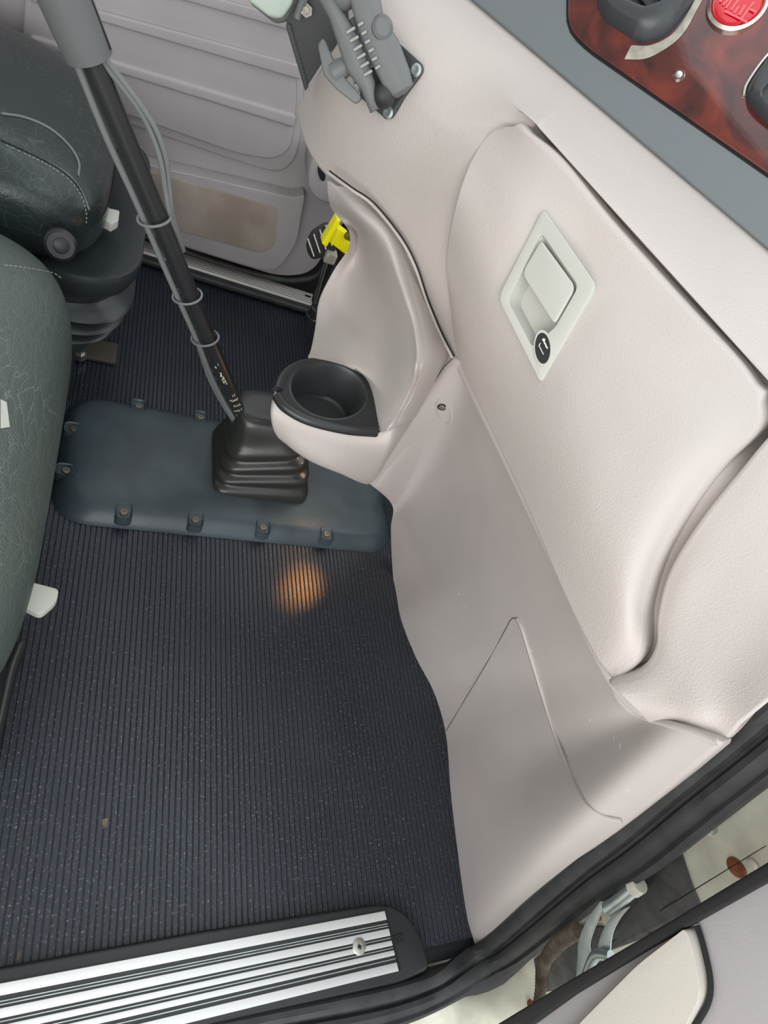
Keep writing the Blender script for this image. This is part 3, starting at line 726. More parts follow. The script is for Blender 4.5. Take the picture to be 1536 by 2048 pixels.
# shroud
tl0 = min([k/400 for k in range(300, 560)], key=lambda k: abs(topix(q0+(q1-q0)*k)[1]-110)); s0 = q0+(q1-q0)*tl0-right*.002; s1 = s0+ax_*.3; sax = (s1-s0).normalized()
sh = lathe('lever_shroud', s0, sax, [(.026, 0), (.0285, .0), (.0295, .03), (.030, .10), (.031, .17), (.033, .30), (.026, .32), (.02, .32)], M['shroud'], lev, seg=40)
seamd = (right-sax*right.dot(sax)).normalized(); 
box('shroud_split', s0+sax*.055+seamd*.0290, (.003, .003, .10), M['gap'], lev, rot=sax.to_track_quat('Z', 'X'))
# air lines
side = (right*-1-ax_*(-right).dot(ax_)).normalized()
tow = (-fwd+ax_*fwd.dot(ax_)).normalized()
def onlev(t, a, b): return q0+(q1-q0)*t+side*a+tow*b
tube('air_line', [onlev(1.1, .016, .0), onlev(.9, .022, .004), onlev(.75, .021, .004), onlev(.55, .022, .004), onlev(.35, .022, .004), onlev(.2, .026, .002), onlev(.08, .020, .006), onlev(-.02, .004, .016), onlev(-.06, 0, .012)], .0052, M['hose'], lev, seg=12, sm=6)
def tlev(py): return min([k/400 for k in range(-20, 480)], key=lambda k: abs(topix(onlev(k, 0, 0))[1]-py))
T1 = tlev(440)
tube('air_line', [onlev(tlev(100), -.012, .004), onlev(tlev(150), -.018, .0), onlev(tlev(215), -.030, -.006), onlev(tlev(270), -.035, -.01), onlev(tlev(330), -.034, -.01), onlev(tlev(390), -.024, -.010), onlev(T1, -.017, -.008), onlev(T1-.1, -.010, -.018)], .0042, M['hose'], lev, seg=12, sm=6)
tube('air_line', [onlev(tlev(100), -.016, .006), onlev(tlev(150), -.024, .0), onlev(tlev(215), -.036, -.006), onlev(tlev(270), -.043, -.01), onlev(tlev(330), -.042, -.012), onlev(tlev(390), -.030, -.014), onlev(T1, -.020, -.012), onlev(T1-.1, -.012, -.020)], .0036, M['hose'], lev, seg=12, sm=6)
tube('air_line', [onlev(.5, .024, -.006), onlev(.35, .026, -.004), onlev(.2, .033, -.002), onlev(.08, .028, .0), onlev(-.03, .012, .01)], .0045, M['hose'], lev, seg=12, sm=6)
for t in ((300,440), (365,600), (404,680)):
    # pixel -> parameter along the lever
    best = min([k/200 for k in range(201)], key=lambda k: (topix(onlev(k, 0, 0))[0]-t[0])**2+(topix(onlev(k, 0, 0))[1]-t[1])**2)
    c_ = onlev(best, .006, 0); pts = [c_+side*.026*math.cos(a)+tow*.021*math.sin(a) for a in [2*math.pi*k/28 for k in range(28)]]
    tube('rubber_ring', pts, .0022, M['hose'], lev, closed=True, seg=8)
# pale printing worn onto the shaft
parts = []
def onshaft(t, ang):
    d = tow*math.cos(ang)-side*math.sin(ang); return q0+(q1-q0)*t+d*.0150, d
for r_, (t, k0_, k1_) in enumerate(((.125, -3, 4), (.1, -3, 4), (.077, -3, 4), (.053, -3, 3), (.145, 1, 3))):
    for k in range(k0_, k1_):
        if random.random() < .15: continue
        p_, d_ = onshaft(t, k*.22+.15); u = ax_.cross(d_).normalized()
        parts.append(boxdata(p_+u*random.uniform(-.0005, .0005), ax_*random.uniform(.004, .007), u*.0012, d_*.0005))
        if random.random() < .6: parts.append(boxdata(p_+ax_*random.uniform(-.003, .003)+u*.0012, ax_*.0012, u*.0022, d_*.0005))
merged('worn_lettering', parts, M['print'], lev, smooth=False)
parts = []
for k in range(26):
    t = random.uniform(.2, .42); p_, d_ = onshaft(t, random.uniform(-.3, .6)-(.5-t)); u = ax_.cross(d_).normalized()
    if t < .3: parts.append(boxdata(p_, ax_*random.uniform(.003, .009), u*random.uniform(.001, .003), d_*.0005))
merged('paint_chips', parts, M['print'], lev, smooth=False)

# ------------------------------------------------------------------ driver side door (far) 
YD = 1.70
door = thing('door_1', 'grey ribbed inner panel of the closed driver door behind the gear lever', 'door', (.2, YD, .1), 'structure')
def Dp(px, py, off=0.0): return P(px, py, y=YD-off)
prism('door_panel', rpoly([V((-.95, YD, .07)), P(560,552,y=YD), P(625,545,y=YD), P(668,470,y=YD), V((.62, YD, .45)), V((.62, YD, .92)), V((-.95, YD, .92))], [0, .05, .05, .02, .02, .02, 0]), (0, -1, 0), .006, M['doorgrey'], door, bevel=.004, back=.05)
# embossed field with raised bands
fl = rpoly([Dp(*q, .006) for q in ((60,-120),(600,20),(606,200),(600,270),(592,315),(560,345),(470,318),(245,240),(40,160))], [.0, .03, .02, .03, .05, .05, .03, 0, 0])
prism('embossed_field_lip', fl, (0, -1, 0), .010, M['doorgrey'], door, bevel=.006)
f2 = rpoly([Dp(*q, .016) for q in ((60,-130),(590,10),(592,200),(586,262),(578,298),(545,317),(470,302),(245,222),(40,146))], [.0, .03, .02, .03, .05, .05, .03, 0, 0])
prism('embossed_field', f2, (0, -1, 0), .012, M['doorgrey'], door, bevel=.005)
# bands: (left pix top), (right pix top), (right bottom), (left bottom)
for b_ in (((60,-24),(598,123),(603,155),(60,-4)), ((60,62),(592,224),(588,251),(60,86)), ((60,-112),(580,30),(590,58),(60,-92))):
    prism('raised_band', rpoly([Dp(*q, .018) for q in b_], .012), (0, -1, 0), .018, M['doorgrey'], door, bevel=.012, seg=5)
for k in range(4):
    xk = -.30-.05*k; box('vertical_rib', (xk, YD-.02, .50), (.018, .02, .35), M['doorgrey'], door, bevel=.008)
# map pocket with carpet face
pk = rpoly([Dp(*q, .006) for q in ((250,300),(585,378),(608,372),(590,470),(555,522),(520,522),(300,452),(200,420),(200,300))], [.01, .01, .008, .03, .05, .04, 0, 0, 0])
prism('map_pocket', pk, (0, -1, 0), .045, M['doorgrey'], door, bevel=.018, seg=5)
cpt = rpoly([P(*q, y=YD-.051) for q in ((200,322),(300,342),(556,414),(550,490),(525,506),(330,452),(200,410))], [0, 0, .02, .02, .02, .01, 0])
prism('pocket_carpet', cpt, (0, -1, 0), .003, M['carpet'], door, bevel=.0015)
# armrest end / grab cup
ar = rpoly([P(*q, y=1.62) for q in ((622,300),(700,300),(710,420),(668,396),(640,394),(616,372),(612,340))], .03)
prism('grab_handle_cup', ar, (0, -1, 0), .03, M['shroudgrey'] if 'shroudgrey' in M else M['doorgrey'], door, bevel=.012, back=.07)
hs = [P(643+7*math.cos(a)+3*math.sin(a), 345+17*math.sin(a), y=1.588) for a in [2*math.pi*k/24 for k in range(24)]]
prism('grab_handle_hole', hs, (0, -1, 0), .001, M['gap'], door)
# far sill plate + rubber edge
z_s = .03
fsill = thing('far_sill_plate', 'grooved aluminium sill strip below the driver door', 'sill plate', (.3, 1.66, 0))
a0, a1 = P(282,492,z=z_s), P(636,604,z=z_s)
dd = (a1-a0).normalized(); a0 = a0-dd*.5; pr = V((-dd.y, dd.x, 0)); wS = .055
merged('aluminium_strip', [boxdata((a0+a1)/2-pr*.0+V((0, 0, .0)), (a1-a0), pr*wS, V((0, 0, .006)))], M['alu2'], fsill, smooth=False)
for k in range(6):
    merged('groove', [boxdata((a0+a1)/2+pr*(-.022+.0088*k)+V((0, 0, .0034)), (a1-a0), pr*.002, V((0, 0, .001)))], M['blackplastic'], fsill, smooth=False)
merged('rubber_edge', [boxdata((a0+a1)/2-pr*(wS/2+.014)+V((0, 0, -.010)), (a1-a0)+dd*.05, pr*.028, V((0, 0, .018)))], M['blackrubber'], fsill, bevel=.006)
merged('sill_rise', [boxdata((a0+a1)/2+V((0, 0, -.02)), (a1-a0), pr*wS, V((0, 0, .034)))], M['blackplastic'], fsill, smooth=False)
e = P(616,592,z=z_s+.004); merged('end_slot', [boxdata(e, dd*.02, pr*.006, V((0, 0, .001)))], M['gap'], fsill, smooth=False)
fs_ = tube('driver_door_seal', spline([P(*q, y=1.68) for q in ((285,470),(420,520),(540,555),(600,560),(640,545),(662,500),(672,460))], 6), .008, M['blackrubber'], None, seg=14)
tag(fs_, 'black rubber seal curving round the lower corner of the driver door', 'door seal')

# ------------------------------------------------------------------ pedal, rod, yellow tag
ped = thing('accelerator_pedal', 'black ribbed accelerator pedal with chrome rod beneath the dash', 'pedal', (.5, 1.45, .1))
yp = 1.40
pp_ = rpoly([P(*q, y=yp) for q in ((612,484),(622,462),(648,445),(672,448),(680,480),(668,505),(626,518),(616,505))], .012)
prism('pedal_pad', pp_, (-.3, -1, .2), .012, M['blackrubber'], ped, bevel=.004, back=.01)
for k in range(4):
    a, b = P(616+12*k, 478-9*k, y=yp-.014), P(628+12*k, 512-7*k, y=yp-.014); d = b-a
    merged('pedal_rib', [boxdata((a+b)/2, d, d.normalized().cross(V((0, 1, 0)))*.003, V((0, .004, 0)))], M['silverprint'], ped, smooth=False)
tube('chrome_rod', [P(657,518,y=1.40), P(648,545,y=1.40), P(630,606,y=1.40)], .0065, M['chrome'], ped, seg=14)
box('pedal_base', (P(640,612,y=1.43).x+.10, 1.46, .07), (.06, .08, .15), M['blackplastic'], ped, bevel=.01)
tube('pedal_arm', [P(668,470,y=1.45), P(672,520,y=1.45), P(652,575,y=1.44), P(640,606,y=1.43), P(640,606,y=1.43)+V((.08, .02, -.02))], .022, M['blackgloss'], ped, seg=14, sm=5)
box('pivot_bracket', P(660,512,y=1.39), (.03, .03, .03), M['rustysteel'] if 'rustysteel' in M else M['worn'], ped, bevel=.004)
rl = P(626,630,y=1.39); lathe('pedal_roller', rl-V((0, .0, .028)), (0.1, 0, 1), [(.018, 0), (.021, .003), (.021, .024), (.017, .027), (.017, .03), (.021, .033), (.021, .052), (.018, .055)], M['blackgloss'], ped, seg=28)
yt = thing('yellow_tag', 'bright yellow plastic flag plug sticking out beside the accelerator pedal', 'plastic plug', (.5, 1.3, .4))
y_ = 1.22
fl_ = [P(*q, y=y_) for q in ((670,424),(678,428),(650,480),(640,474))]
prism('flange', rpoly(fl_, .003), (0, -1, .1), .03, M['yellow'], yt, bevel=.002)
bd_ = [P(*q, y=y_+.01) for q in ((668,440),(694,460),(701,490),(692,500),(653,470))]
prism('body', rpoly(bd_, .004), (0, -1, .1), .028, M['yellow'], yt, bevel=.004)
tube('plug_stem', [P(688,470,y=y_+.02), P(712,478,y=1.12), P(735,480,y=1.0)], .008, M['blackplastic'], yt)

# ------------------------------------------------------------------ phone mount
mp_, mn_ = onto(bD, 765, 160)
mn_ = (mn_+onto(bD, 830, 120)[1]+onto(bD, 780, 225)[1]).normalized()
mnt = thing('device_mount', 'grey ball-joint device mount arm on a black plate screwed to the dash top', 'device mount', mp_)
def Mp(px, py, off=0.0): return PP(px, py, mp_+mn_*off, mn_)
pl_ = rpoly([Mp(*q, .002) for q in ((772,62),(851,134),(778,243),(703,180))], .012)
mpl = prism('mount_plate', pl_, mn_, .004, M['powder'], mnt, bevel=.0015, back=.006)
for (px, py) in ((832,141), (776,226), (770,84), (712,182)):
    c_ = Mp(px, py, .006); lathe('plate_screw', c_, mn_, [(.0085, 0), (.0085, .0015), (.006, .004), (.002, .0035), (0, .003)], M['zinc'], mpl, seg=18)
# two arm shells (long lozenge bodies) seen from the side
ad0, ad1 = Mp(764, 184, .034), Mp(684, -16, .078)
aa = (ad1-ad0); aL = aa.length; aa.normalize()
view = (CP-(ad0+ad1)/2).normalized(); av = (view-aa*view.dot(aa)).normalized(); ah = aa.cross(av)    # ah: across arm
if ah.dot(right) < 0: ah = -ah
def arm(name, h0, h1, prof_, m):
    """prof_: (t, left, right, thick) along the arm; half shell"""
    rings = []
    for (t, l_, r_, th) in prof_:
        l_, r_ = l_*1.28, r_*1.28
        c_ = ad0+aa*aL*t
        pts = rpoly([c_+ah*l_-av*th, c_+ah*r_-av*th*.8, c_+ah*(r_-.001)+av*th*.55, c_+ah*(l_*.4+r_*.6)+av*th, c_+ah*l_+av*th*.75], .005, 3); rings.append(pts)
    nn = len(rings[0]); vs = [p_ for r_ in rings for p_ in r_]; fs = [(k*nn+j, k*nn+(j+1) % nn, (k+1)*nn+(j+1) % nn, (k+1)*nn+j) for k in range(len(rings)-1) for j in range(nn)]
    fs += [tuple(range(nn))[::-1], tuple((len(rings)-1)*nn+j for j in range(nn))]
    return link(name, mesh(name, vs, fs), m, mnt, bevel=.0015)
K = .92
arm('arm_shell', 0, 1, [(-.13, .012, .024, .008), (-.09, .008, .034, .018), (.05, .003, .036, .02), (.35, .0005, .036, .02), (.6, .0005, .030, .02), (.9, .004, .036, .021), (1.15, .006, .032, .018), (1.25, .012, .024, .008)], M['mountgrey'])
arm('arm_shell', 0, 1, [(-.13, -.020, -.008, .008), (-.05, -.020, -.008, .014), (.12, -.020, -.002, .018), (.35, -.026, -.0005, .02), (.6, -.024, -.0005, .02), (.85, -.022, -.006, .02), (1.15, -.026, -.008, .018), (1.25, -.020, -.010, .008)], M['mountgrey'])
def ball(name, c_, r_, m, parent):
    o = superell(name, c_, (r_, r_, r_), 1, 1, m, parent, 20, 32); return o
ball('ball', ad0-aa*.004, .017, M['blackrubber'], mnt); ball('ball', ad1+aa*.0, .021, M['mountgrey'], mnt)
tube('arm_core', [ad0+aa*.03-av*.004, ad1-aa*.03-av*.004], .012, M['blackrubber'], mnt, seg=14)
tube('ball_post', [Mp(757,185,.004), ad0], .010, M['blackrubber'], mnt, seg=16)
parts = []
for k in range(6):
    c_ = ad0+aa*aL*(.22+.085*k)+av*.020
    parts.append(boxdata(c_-ah*.008, ah*.013, aa*.0035, av*.004)); parts.append(boxdata(c_+ah*.007, ah*.008, aa*.0035, av*.004))
M['wornedge'] = mat('worn_grey_edge', (.33, .33, .31), .5)
merged('arm_ridges', parts, M['wornedge'], mnt, bevel=.001)
bc_ = ad0+aa*aL*.52+ah*.030+av*.012
lathe('clamp_bolt_head', bc_, (ah*.5+av).normalized(), [(.015, -.006), (.015, .004), (.0125, .007), (.010, .005), (0, .005)], M['mountgrey'], mnt, seg=28)
# wing knob
kc = ad0+aa*aL*.40-ah*.034
lathe('knob_stem', ad0+aa*aL*.40-ah*.018, -ah, [(.010, -.004), (.011, .004), (.012, .016), (.014, .024), (.014, .034)], M['mountgrey'], mnt, seg=24)
kd = (aa*.98-av*.1).normalized()
wing = [kc-ah*.016+kd*.040+ah*.0, kc-ah*.022+kd*.036, kc-ah*.030+kd*.004, kc-ah*.022-kd*.018, kc-ah*.006-kd*.045, kc+ah*.002-kd*.045, kc+ah*.006-kd*.040, kc-ah*.004-kd*.014, kc-ah*.010+kd*.012, kc-ah*.010+kd*.040]
prism('wing_knob', rpoly(wing, .004), av, .009, M['mountgrey'], mnt, bevel=.003, back=.009)

# steel bracket behind the mount, with clamp and bolt
brk = thing('steel_bracket', 'flat black steel bracket with a bolt standing behind the device mount', 'bracket', (.3, 1.2, .8))
yb = 1.16
bp_ = [P(*q, y=yb) for q in ((548,-40),(575,50),(585,90),(611,178),(645,125),(700,60),(690,-60))]
prism('bracket_plate', rpoly(bp_, .004), (-.3, -1, .3), .005, M['powder'], brk, bevel=.001)
prism('bracket_flange', [P(*q, y=yb) for q in ((572,50),(582,48),(618,172),(611,182))], (-.3, -1, .3), .010, M['powder'], brk, bevel=.002)
bc2 = P(614,22,y=yb-.012); lathe('bolt', bc2, (-.3, -1, .3), [(.009, 0), (.009, .010), (.005, .010), (.005, .018)], M['worn'], brk, seg=6)
tube('bracket_rod', [P(594,36,y=yb-.015), P(600,18,y=yb-.015), P(614,-20,y=yb-.02)], .006, M['hose'], brk, seg=12)
gl_ = thing('clear_holder', 'pale green clear plastic holder clipped at the top beside the steel bracket', 'holder', (.2, 1.15, .85))
M['clear'] = mat('pale_green_clear_plastic', (.50, .60, .53), .15, coat=.6)
prism('holder_cup', rpoly([P(*q, y=yb) for q in ((498,-30),(498,2),(545,38),(568,40),(590,8),(590,-40))], .008), (-.3, -1, .3), .03, M['clear'], gl_, bevel=.004)
prism('holder_frame', rpoly([P(*q, y=yb+.006) for q in ((490,-36),(502,8),(552,48),(574,44),(600,-4),(600,-40))], .006), (-.3, -1, .3), .012, M['mountgrey'], gl_, bevel=.003)

# ------------------------------------------------------------------ near passenger seat
ns_ = thing('truck_seat', 'worn creased green-black leather passenger seat cushion at the left edge', 'seat', (-.4, .6, 0))
def nearfn(p):
    f = (p.x/.36)
    q = p.copy(); q.z -= .02*max(0, (f-.3))**2*4*.3
    if q.z < 0: q.x -= .05*(-q.z/.18)
    return q
SC = superell('seat_cushion', (-.405, .625, .345), (.36, .425, .16), .55, .42, M['leather'], ns_, 72, 140, nearfn)
def bvh_obj(o):
    return BVHTree.FromPolygons([v.co.copy() for v in o.data.vertices], [tuple(p.vertices) for p in o.data.polygons])
bS = bvh_obj(SC)
def stitchline(pix, b, parent, name='stitching', step=.007, w=.0013, ln_=.0045, off=.0005):
    pts = [];
    for q in pix:
        try: pts.append(onto(b, *q)[0]+onto(b, *q)[1]*off)
        except Exception: pass
    if len(pts) < 3: return
    sp_ = spline(pts, 12); acc = 0; parts = []; last = None
    for i in range(1, len(sp_)):
        acc += (sp_[i]-sp_[i-1]).length
        if acc > step:
            d = (sp_[i]-sp_[i-1]).normalized(); u = d.orthogonal().normalized(); parts.append(boxdata(sp_[i], d*ln_, u*w, d.cross(u)*w)); acc = 0
    merged(name, parts, M['stitch'], parent, smooth=False)
stitchline([(2,530),(40,534),(75,540),(105,546),(122,556)], bS, SC)
box('seat_base', (-.44, .60, .10), (.71, .74, .19), M['blackplastic'], ns_, bevel=.02)
tube('seat_rail', [P(40,1290,z=.03), P(20,1340,z=.03), P(2,1420,z=.02), P(-30,1560,z=.02)], .012, M['blackgloss'], ns_, seg=10, sm=3)
hd = rpoly([P(*q, z=.27) for q in ((55,1168),(117,1184),(113,1208),(80,1236),(40,1216))], [.002, .006, .01, .008, .002])
prism('white_lever', hd, (0, 0, 1), .010, M['white'], ns_, bevel=.004, back=.006)
wt = P(4,835,z=.44); 
def onS(px, py):
    return onto(bS, px, py)
ptag = [onS(*q)[0]+onS(*q)[1]*.001 for q in ((0,800),(12,806),(18,855),(0,858))]
prism('white_tag', ptag, onS(8,830)[1], .001, M['white'], SC, smooth=False)

# ------------------------------------------------------------------ driver seat on its suspension
ds = thing('truck_seat', 'glossy black leather driver seat with piping on a bellows suspension', 'seat', (-.35, 1.3, 0))
def drvfn(p):
    q = p.copy()
    if q.z > 0:
        q.z -= .035*max(0, p.x/.39)**2
        k = 1/(1+math.exp((p.x-.20)/.025)); q.z += .026*k*math.exp(-((p.y+.17)/.055)**2)
    return q
DC = superell('seat_cushion', (-.42, 1.335, .435), (.395, .27, .105), .45, .38, M['leather2'], ds, 72, 120, drvfn)
bDr = bvh_obj(DC)
def pipe(pix, b, parent, r=.0022, name='piping', m='leather2', off=.001):
    pts = []
    for q in pix:
        try: l_, n_ = onto(b, *q); pts.append(l_+n_*off)
        except Exception: pass
    if len(pts) > 2: tube(name, pts, r, M[m], parent, sm=6, seg=8)
fb = {'leather2': 1}
class Multi:
    def __init__(s, *b): s.b = b
    def ray_cast(s, o, d):
        best = (None, None, None, 1e9)
        for b in s.b:
            r_ = b.ray_cast(o, d)
            if r_[0] is not None and r_[3] < best[3]: best = r_
        return best
mb = bDr
pipe([(2,228),(50,236),(100,258),(138,292),(157,325),(156,352)], mb, ds, .0022, m='hose')
pipe([(2,278),(50,300),(100,325),(140,352),(165,385),(178,420)], mb, ds, .0028)
stitchline([(2,286),(50,308),(100,333),(140,362),(162,392),(172,425),(172,450)], mb, ds, step=.006, ln_=.0035)
# suspension bellows
lv = [(.0, .33, .25, 0), (.03, .345, .255, 0), (.042, .31, .23, 0), (.062, .372, .275, 0), (.072, .375, .277, 0), (.084, .32, .235, 0), (.102, .388, .288, 0), (.114, .39, .29, 0), (.126, .335, .25, 0), (.146, .398, .30, 0), (.160, .40, .302, 0), (.172, .35, .26, 0), (.215, .395, .305, 0), (.27, .405, .31, 0), (.278, .395, .30, 0), (.25, .37, .28, 0)]
rings = []
for (z_, hx_, hy_, r_) in lv:
    rings.append(rpoly([V((-.345+a*hx_*.98, 1.35+b*hy_*.93, .085+z_)) for a, b in ((-1, -1), (1, -1), (1, 1), (-1, 1))], .13, 10))
nn = len(rings[0]); vs = [p_ for r_ in rings for p_ in r_]; fs = [(k*nn+j, k*nn+(j+1) % nn, (k+1)*nn+(j+1) % nn, (k+1)*nn+j) for k in range(len(rings)-1) for j in range(nn)]+[tuple((len(rings)-1)*nn+j for j in range(nn))]
bl = link('suspension_bellows', mesh('suspension_bellows', vs, fs), M['bellows'], ds, subsurf=1)
box('seat_base', (-.36, 1.30, .045), (.60, .46, .09), M['blackplastic'], ds, bevel=.01)
box('seat_frame', (-.40, 1.32, .345), (.62, .40, .05), M['blackplastic'], ds, bevel=.01)
c_ = P(121,490,y=1.045); lathe('frame_pivot', c_, (.2, -1, .5), [(.027, -.02), (.027, .002), (.022, .007), (.013, .007), (.013, .010), (.009, .012), (0, .012)], M['blackplastic'], ds, seg=28)
lv_ = rpoly([P(*q, z=.385) for q in ((200,422),(238,431),(236,450),(222,458),(198,445))], .004)
prism('white_lever', lv_, (0, 0, 1), .012, M['white'], ds, bevel=.003, back=.008)
c_ = P(160,708,z=.02); lathe('floor_bolt', c_, (0, 0, 1), [(.016, -.01), (.016, .006), (.011, .006), (.011, .016)], M['steel'], ds, seg=6)
box('floor_bracket', P(190,700,z=.008), (.10, .07, .012), M['jd'], ds, bevel=.003)

# ------------------------------------------------------------------ near sill plate
ZS = .012
near = thing('near_sill_plate', 'striped aluminium step plate with black rubber frame at the passenger doorway', 'sill plate', (.25, -.05, 0))
oL = [P(-260,1990,z=ZS), P(0,1934,z=ZS), P(400,1862,z=ZS), P(770,1806,z=ZS), P(812,1828,z=ZS), P(842,1880,z=ZS), P(858,1938,z=ZS), P(800,1966,z=ZS), P(560,2020,z=ZS), P(300,2080,z=ZS), P(-200,2190,z=ZS)]
sf = prism('rubber_frame', rpoly(oL, [0, 0, .02, .04, .02, .02, .015, .02, .02, .02, 0]), (0, 0, 1), .008, M['blackplastic'], near, bevel=.006, seg=4, back=.012)
zt = ZS+.008
E0 = [(766,1822),(772,1838),(775,1858),(778,1873),(783,1890),(786,1904),(792,1922),(797,1941)]
tl = [P(768,1822,z=zt), P(-240,2012,z=zt)]; bl_ = [P(796,1942,z=zt), P(-200,2188,z=zt)]
prism('aluminium_plate', [tl[0], bl_[0], bl_[1], tl[1]], (0, 0, 1), .0015, M['blackgloss'], near)
# stripe edges at the right end in t (0 top .. 1 bottom)
for (a, b) in ((0, .15), (.27, .40), (.50, .60), (.66, .76), (.84, 1.0)) if False else ((0, .15), (.30, .42), (.50, .585), (.66, .745), (.86, 1.0)):
    q = [tl[0].lerp(bl_[0], a), tl[0].lerp(bl_[0], b), tl[1].lerp(bl_[1], b), tl[1].lerp(bl_[1], a)]
    prism('aluminium_tread', q, (0, 0, 1), .0035, M['alu'], near, bevel=.0006)
for s_ in (.345, .66, .86):
    pass
for s_ in (.22, .26, .46, .625, .80):
    a, b = tl[0].lerp(bl_[0], s_)+V((0, 0, .0016)), tl[1].lerp(bl_[1], s_)+V((0, 0, .0016))
    merged('tread_bead', [boxdata((a+b)/2, b-a, V((0, .0012, 0)), V((0, 0, .002)))], M['zinc'], near, smooth=False)
sc2 = P(718,1893,z=zt+.003); lathe('sill_screw', sc2, (0, 0, 1), [(.0125, 0), (.0125, .0015), (.010, .003), (.0045, .0035), (.003, .002), (0, .002)], M['steel'], near, seg=26)
merged('screw_cross', [boxdata(sc2+V((0, 0, .0036)), V((.006, .002, 0)), V((-.0006, .0016, 0)), V((0, 0, .0005))), boxdata(sc2+V((0, 0, .0036)), V((-.002, .006, 0)), V((.0016, .0006, 0)), V((0, 0, .0005)))], M['gap'], near, smooth=False)
e0, e1 = P(768,1822,z=zt+.001), P(797,1942,z=zt+.001)
merged('end_gap', [boxdata((e0+e1)/2+V((.003, 0, 0)), (e1-e0), V((.004, 0, 0)), V((0, 0, .0015)))], M['gap'], near, smooth=False)
tr = [P(*q, z=zt) for q in ((782,1874),(805,1866),(806,1884),(786,1888))]
prism('torn_flap', tr, (0, 0, 1), .0015, M['gap'], near, smooth=False)

# rust-coloured specks on the mat
for i, (px, py, r_) in enumerate(((211,1645,.006), (38,1912,.004))):
    c_ = P(px, py, z=0); pts = [c_+V((math.cos(a)*r_*random.uniform(.5, 1), math.sin(a)*r_*random.uniform(.9, 1.6), 0)) for a in [2*math.pi*k/12 for k in range(12)]]
    o = prism('dirt_spot', pts, (0, 0, 1), .0006, M['loom2'] if 'loom2' in M else M['loom'], None, smooth=False)
    tag(o, ['small tan dirt spot on the ribbed mat above the sill plate', 'tiny orange speck on the mat touching the sill frame at far left'][i], 'dirt spot')

# ------------------------------------------------------------------ door aperture: seal, jamb, check strap, open door
def sweep(name, path, prof_, m, parent=None, **kw):
    """ribbon solid: for each station a list of points"""
    nn = len(path[0]); vs = [p_ for r_ in path for p_ in r_]; fs = [(k*nn+j, k*nn+(j+1) % nn, (k+1)*nn+(j+1) % nn, (k+1)*nn+j) for k in range(len(path)-1) for j in range(nn)]
    fs += [tuple(range(nn))[::-1], tuple((len(path)-1)*nn+j for j in range(nn))]
    return link(name, mesh(name, vs, fs), m, parent, **kw)
# stations: inner edge pixel, outer edge pixel, x
st = [((300,2066),(300,2150),None),((560,2014),(560,2100),None),((720,1982),(735,2070),None),((812,1960),(835,2040),None),((875,1934),(925,1996),None),
      ((952,1891),(1022,1945),.75),((1060,1796),(1135,1862),.728),((1150,1718),(1210,1805),.708),((1240,1642),(1300,1752),.69),((1340,1556),(1400,1675),.67),((1434,1482),(1480,1612),.652),((1536,1396),(1560,1552),.64),((1640,1300),(1660,1480),.63)]
inn, out_ = [], []
for (a, b, xx) in st:
    if xx is None: inn.append(P(*a, z=.01)); out_.append(P(*b, z=.0))
    else: inn.append(P(*a, x=xx)); out_.append(P(*b, x=xx+.012))
inn = spline(inn, 5); out_ = spline(out_, 5)
path = []
for i in range(len(inn)):
    a, b = inn[i], out_[i]; t = (inn[min(i+1, len(inn)-1)]-inn[max(i-1, 0)]).normalized(); u = (b-a); n_ = t.cross(u).normalized()
    if n_.dot(CP-a) < 0: n_ = -n_
    hh = .016
    prof_ = [(0, -1.2), (0, .5), (.06, .85), (.2, 1.0), (.34, .8), (.40, .25), (.45, .15), (.50, .55), (.62, .7), (.76, .5), (.82, .25), (.9, .4), (1, .1), (1, -1.0)]
    path.append([a+u*q+n_*hh*h_ for q, h_ in prof_])
sl = sweep('door_seal', path, None, M['blackrubber'])
tag(sl, 'black rubber door seal running from the sill up the front edge of the open doorway', 'door seal')

jx = [.775, .76, .745, .73, .715, .70]
jam = thing('door_jamb', 'chipped cream painted metal door jamb outside the rubber seal', 'door jamb', (.75, -.1, 0))
J = [((640,2060),(800,2120)),((860,2000),(990,2100)),((1000,1940),(1110,2060)),((1130,1850),(1250,1960)),((1220,1790),(1340,1900)),((1300,1735),(1440,1840)),((1400,1655),(1536,1790)),((1480,1590),(1620,1740)),((1600,1490),(1760,1640))]
rows = []
for i, (a, b) in enumerate(J):
    if i < 2: rows.append([P(*a, z=-.02), P((a[0]+b[0])/2, (a[1]+b[1])/2, z=-.025), P(*b, z=-.03)])
    else:
        xx = [0, 0, .80, .785, .765, .745, .72, .70, .68][i]; rows.append([P(*a, x=xx), P((a[0]+b[0])/2, (a[1]+b[1])/2, x=xx+.004), P(*b, x=xx+.01)])
jb, gJ = shell('painted_jamb', rows, M['cream'], jam, n=6, back=(1, .2, -.2), r=.002, depth=.02)
bJ = bvh_of(gJ)
def Jt(px, py, off=0.0):
    try: l_, n_ = onto(bJ, px, py)
    except Exception: l_, n_ = P(px, py, x=.75), V((-1, 0, 0))
    return l_+n_*off
def jplate(name, pix, off, th, m, bevel=.0008, parent=jam):
    pts = [Jt(*q, off) for q in pix]; n_ = onto(bJ, *pix[0])[1]
    return prism(name, pts, n_, th, m, parent, bevel=bevel, smooth=False)
M['jambdark'] = mat('dusty_dark_sheet', (.075, .073, .072), .6, var=.3, vscale=40)
jplate('dark_cover_sheet', ((1275,1760),(1362,1692),(1384,1762),(1404,1808),(1296,1872),(1200,1908)), .001, .003, M['jambdark'])
jplate('dark_lower_sheet', ((1070,1918),(1150,1852),(1210,1852),(1212,1905),(1240,1925),(1150,1975),(1080,1985)), .001, .002, M['jambdark'])
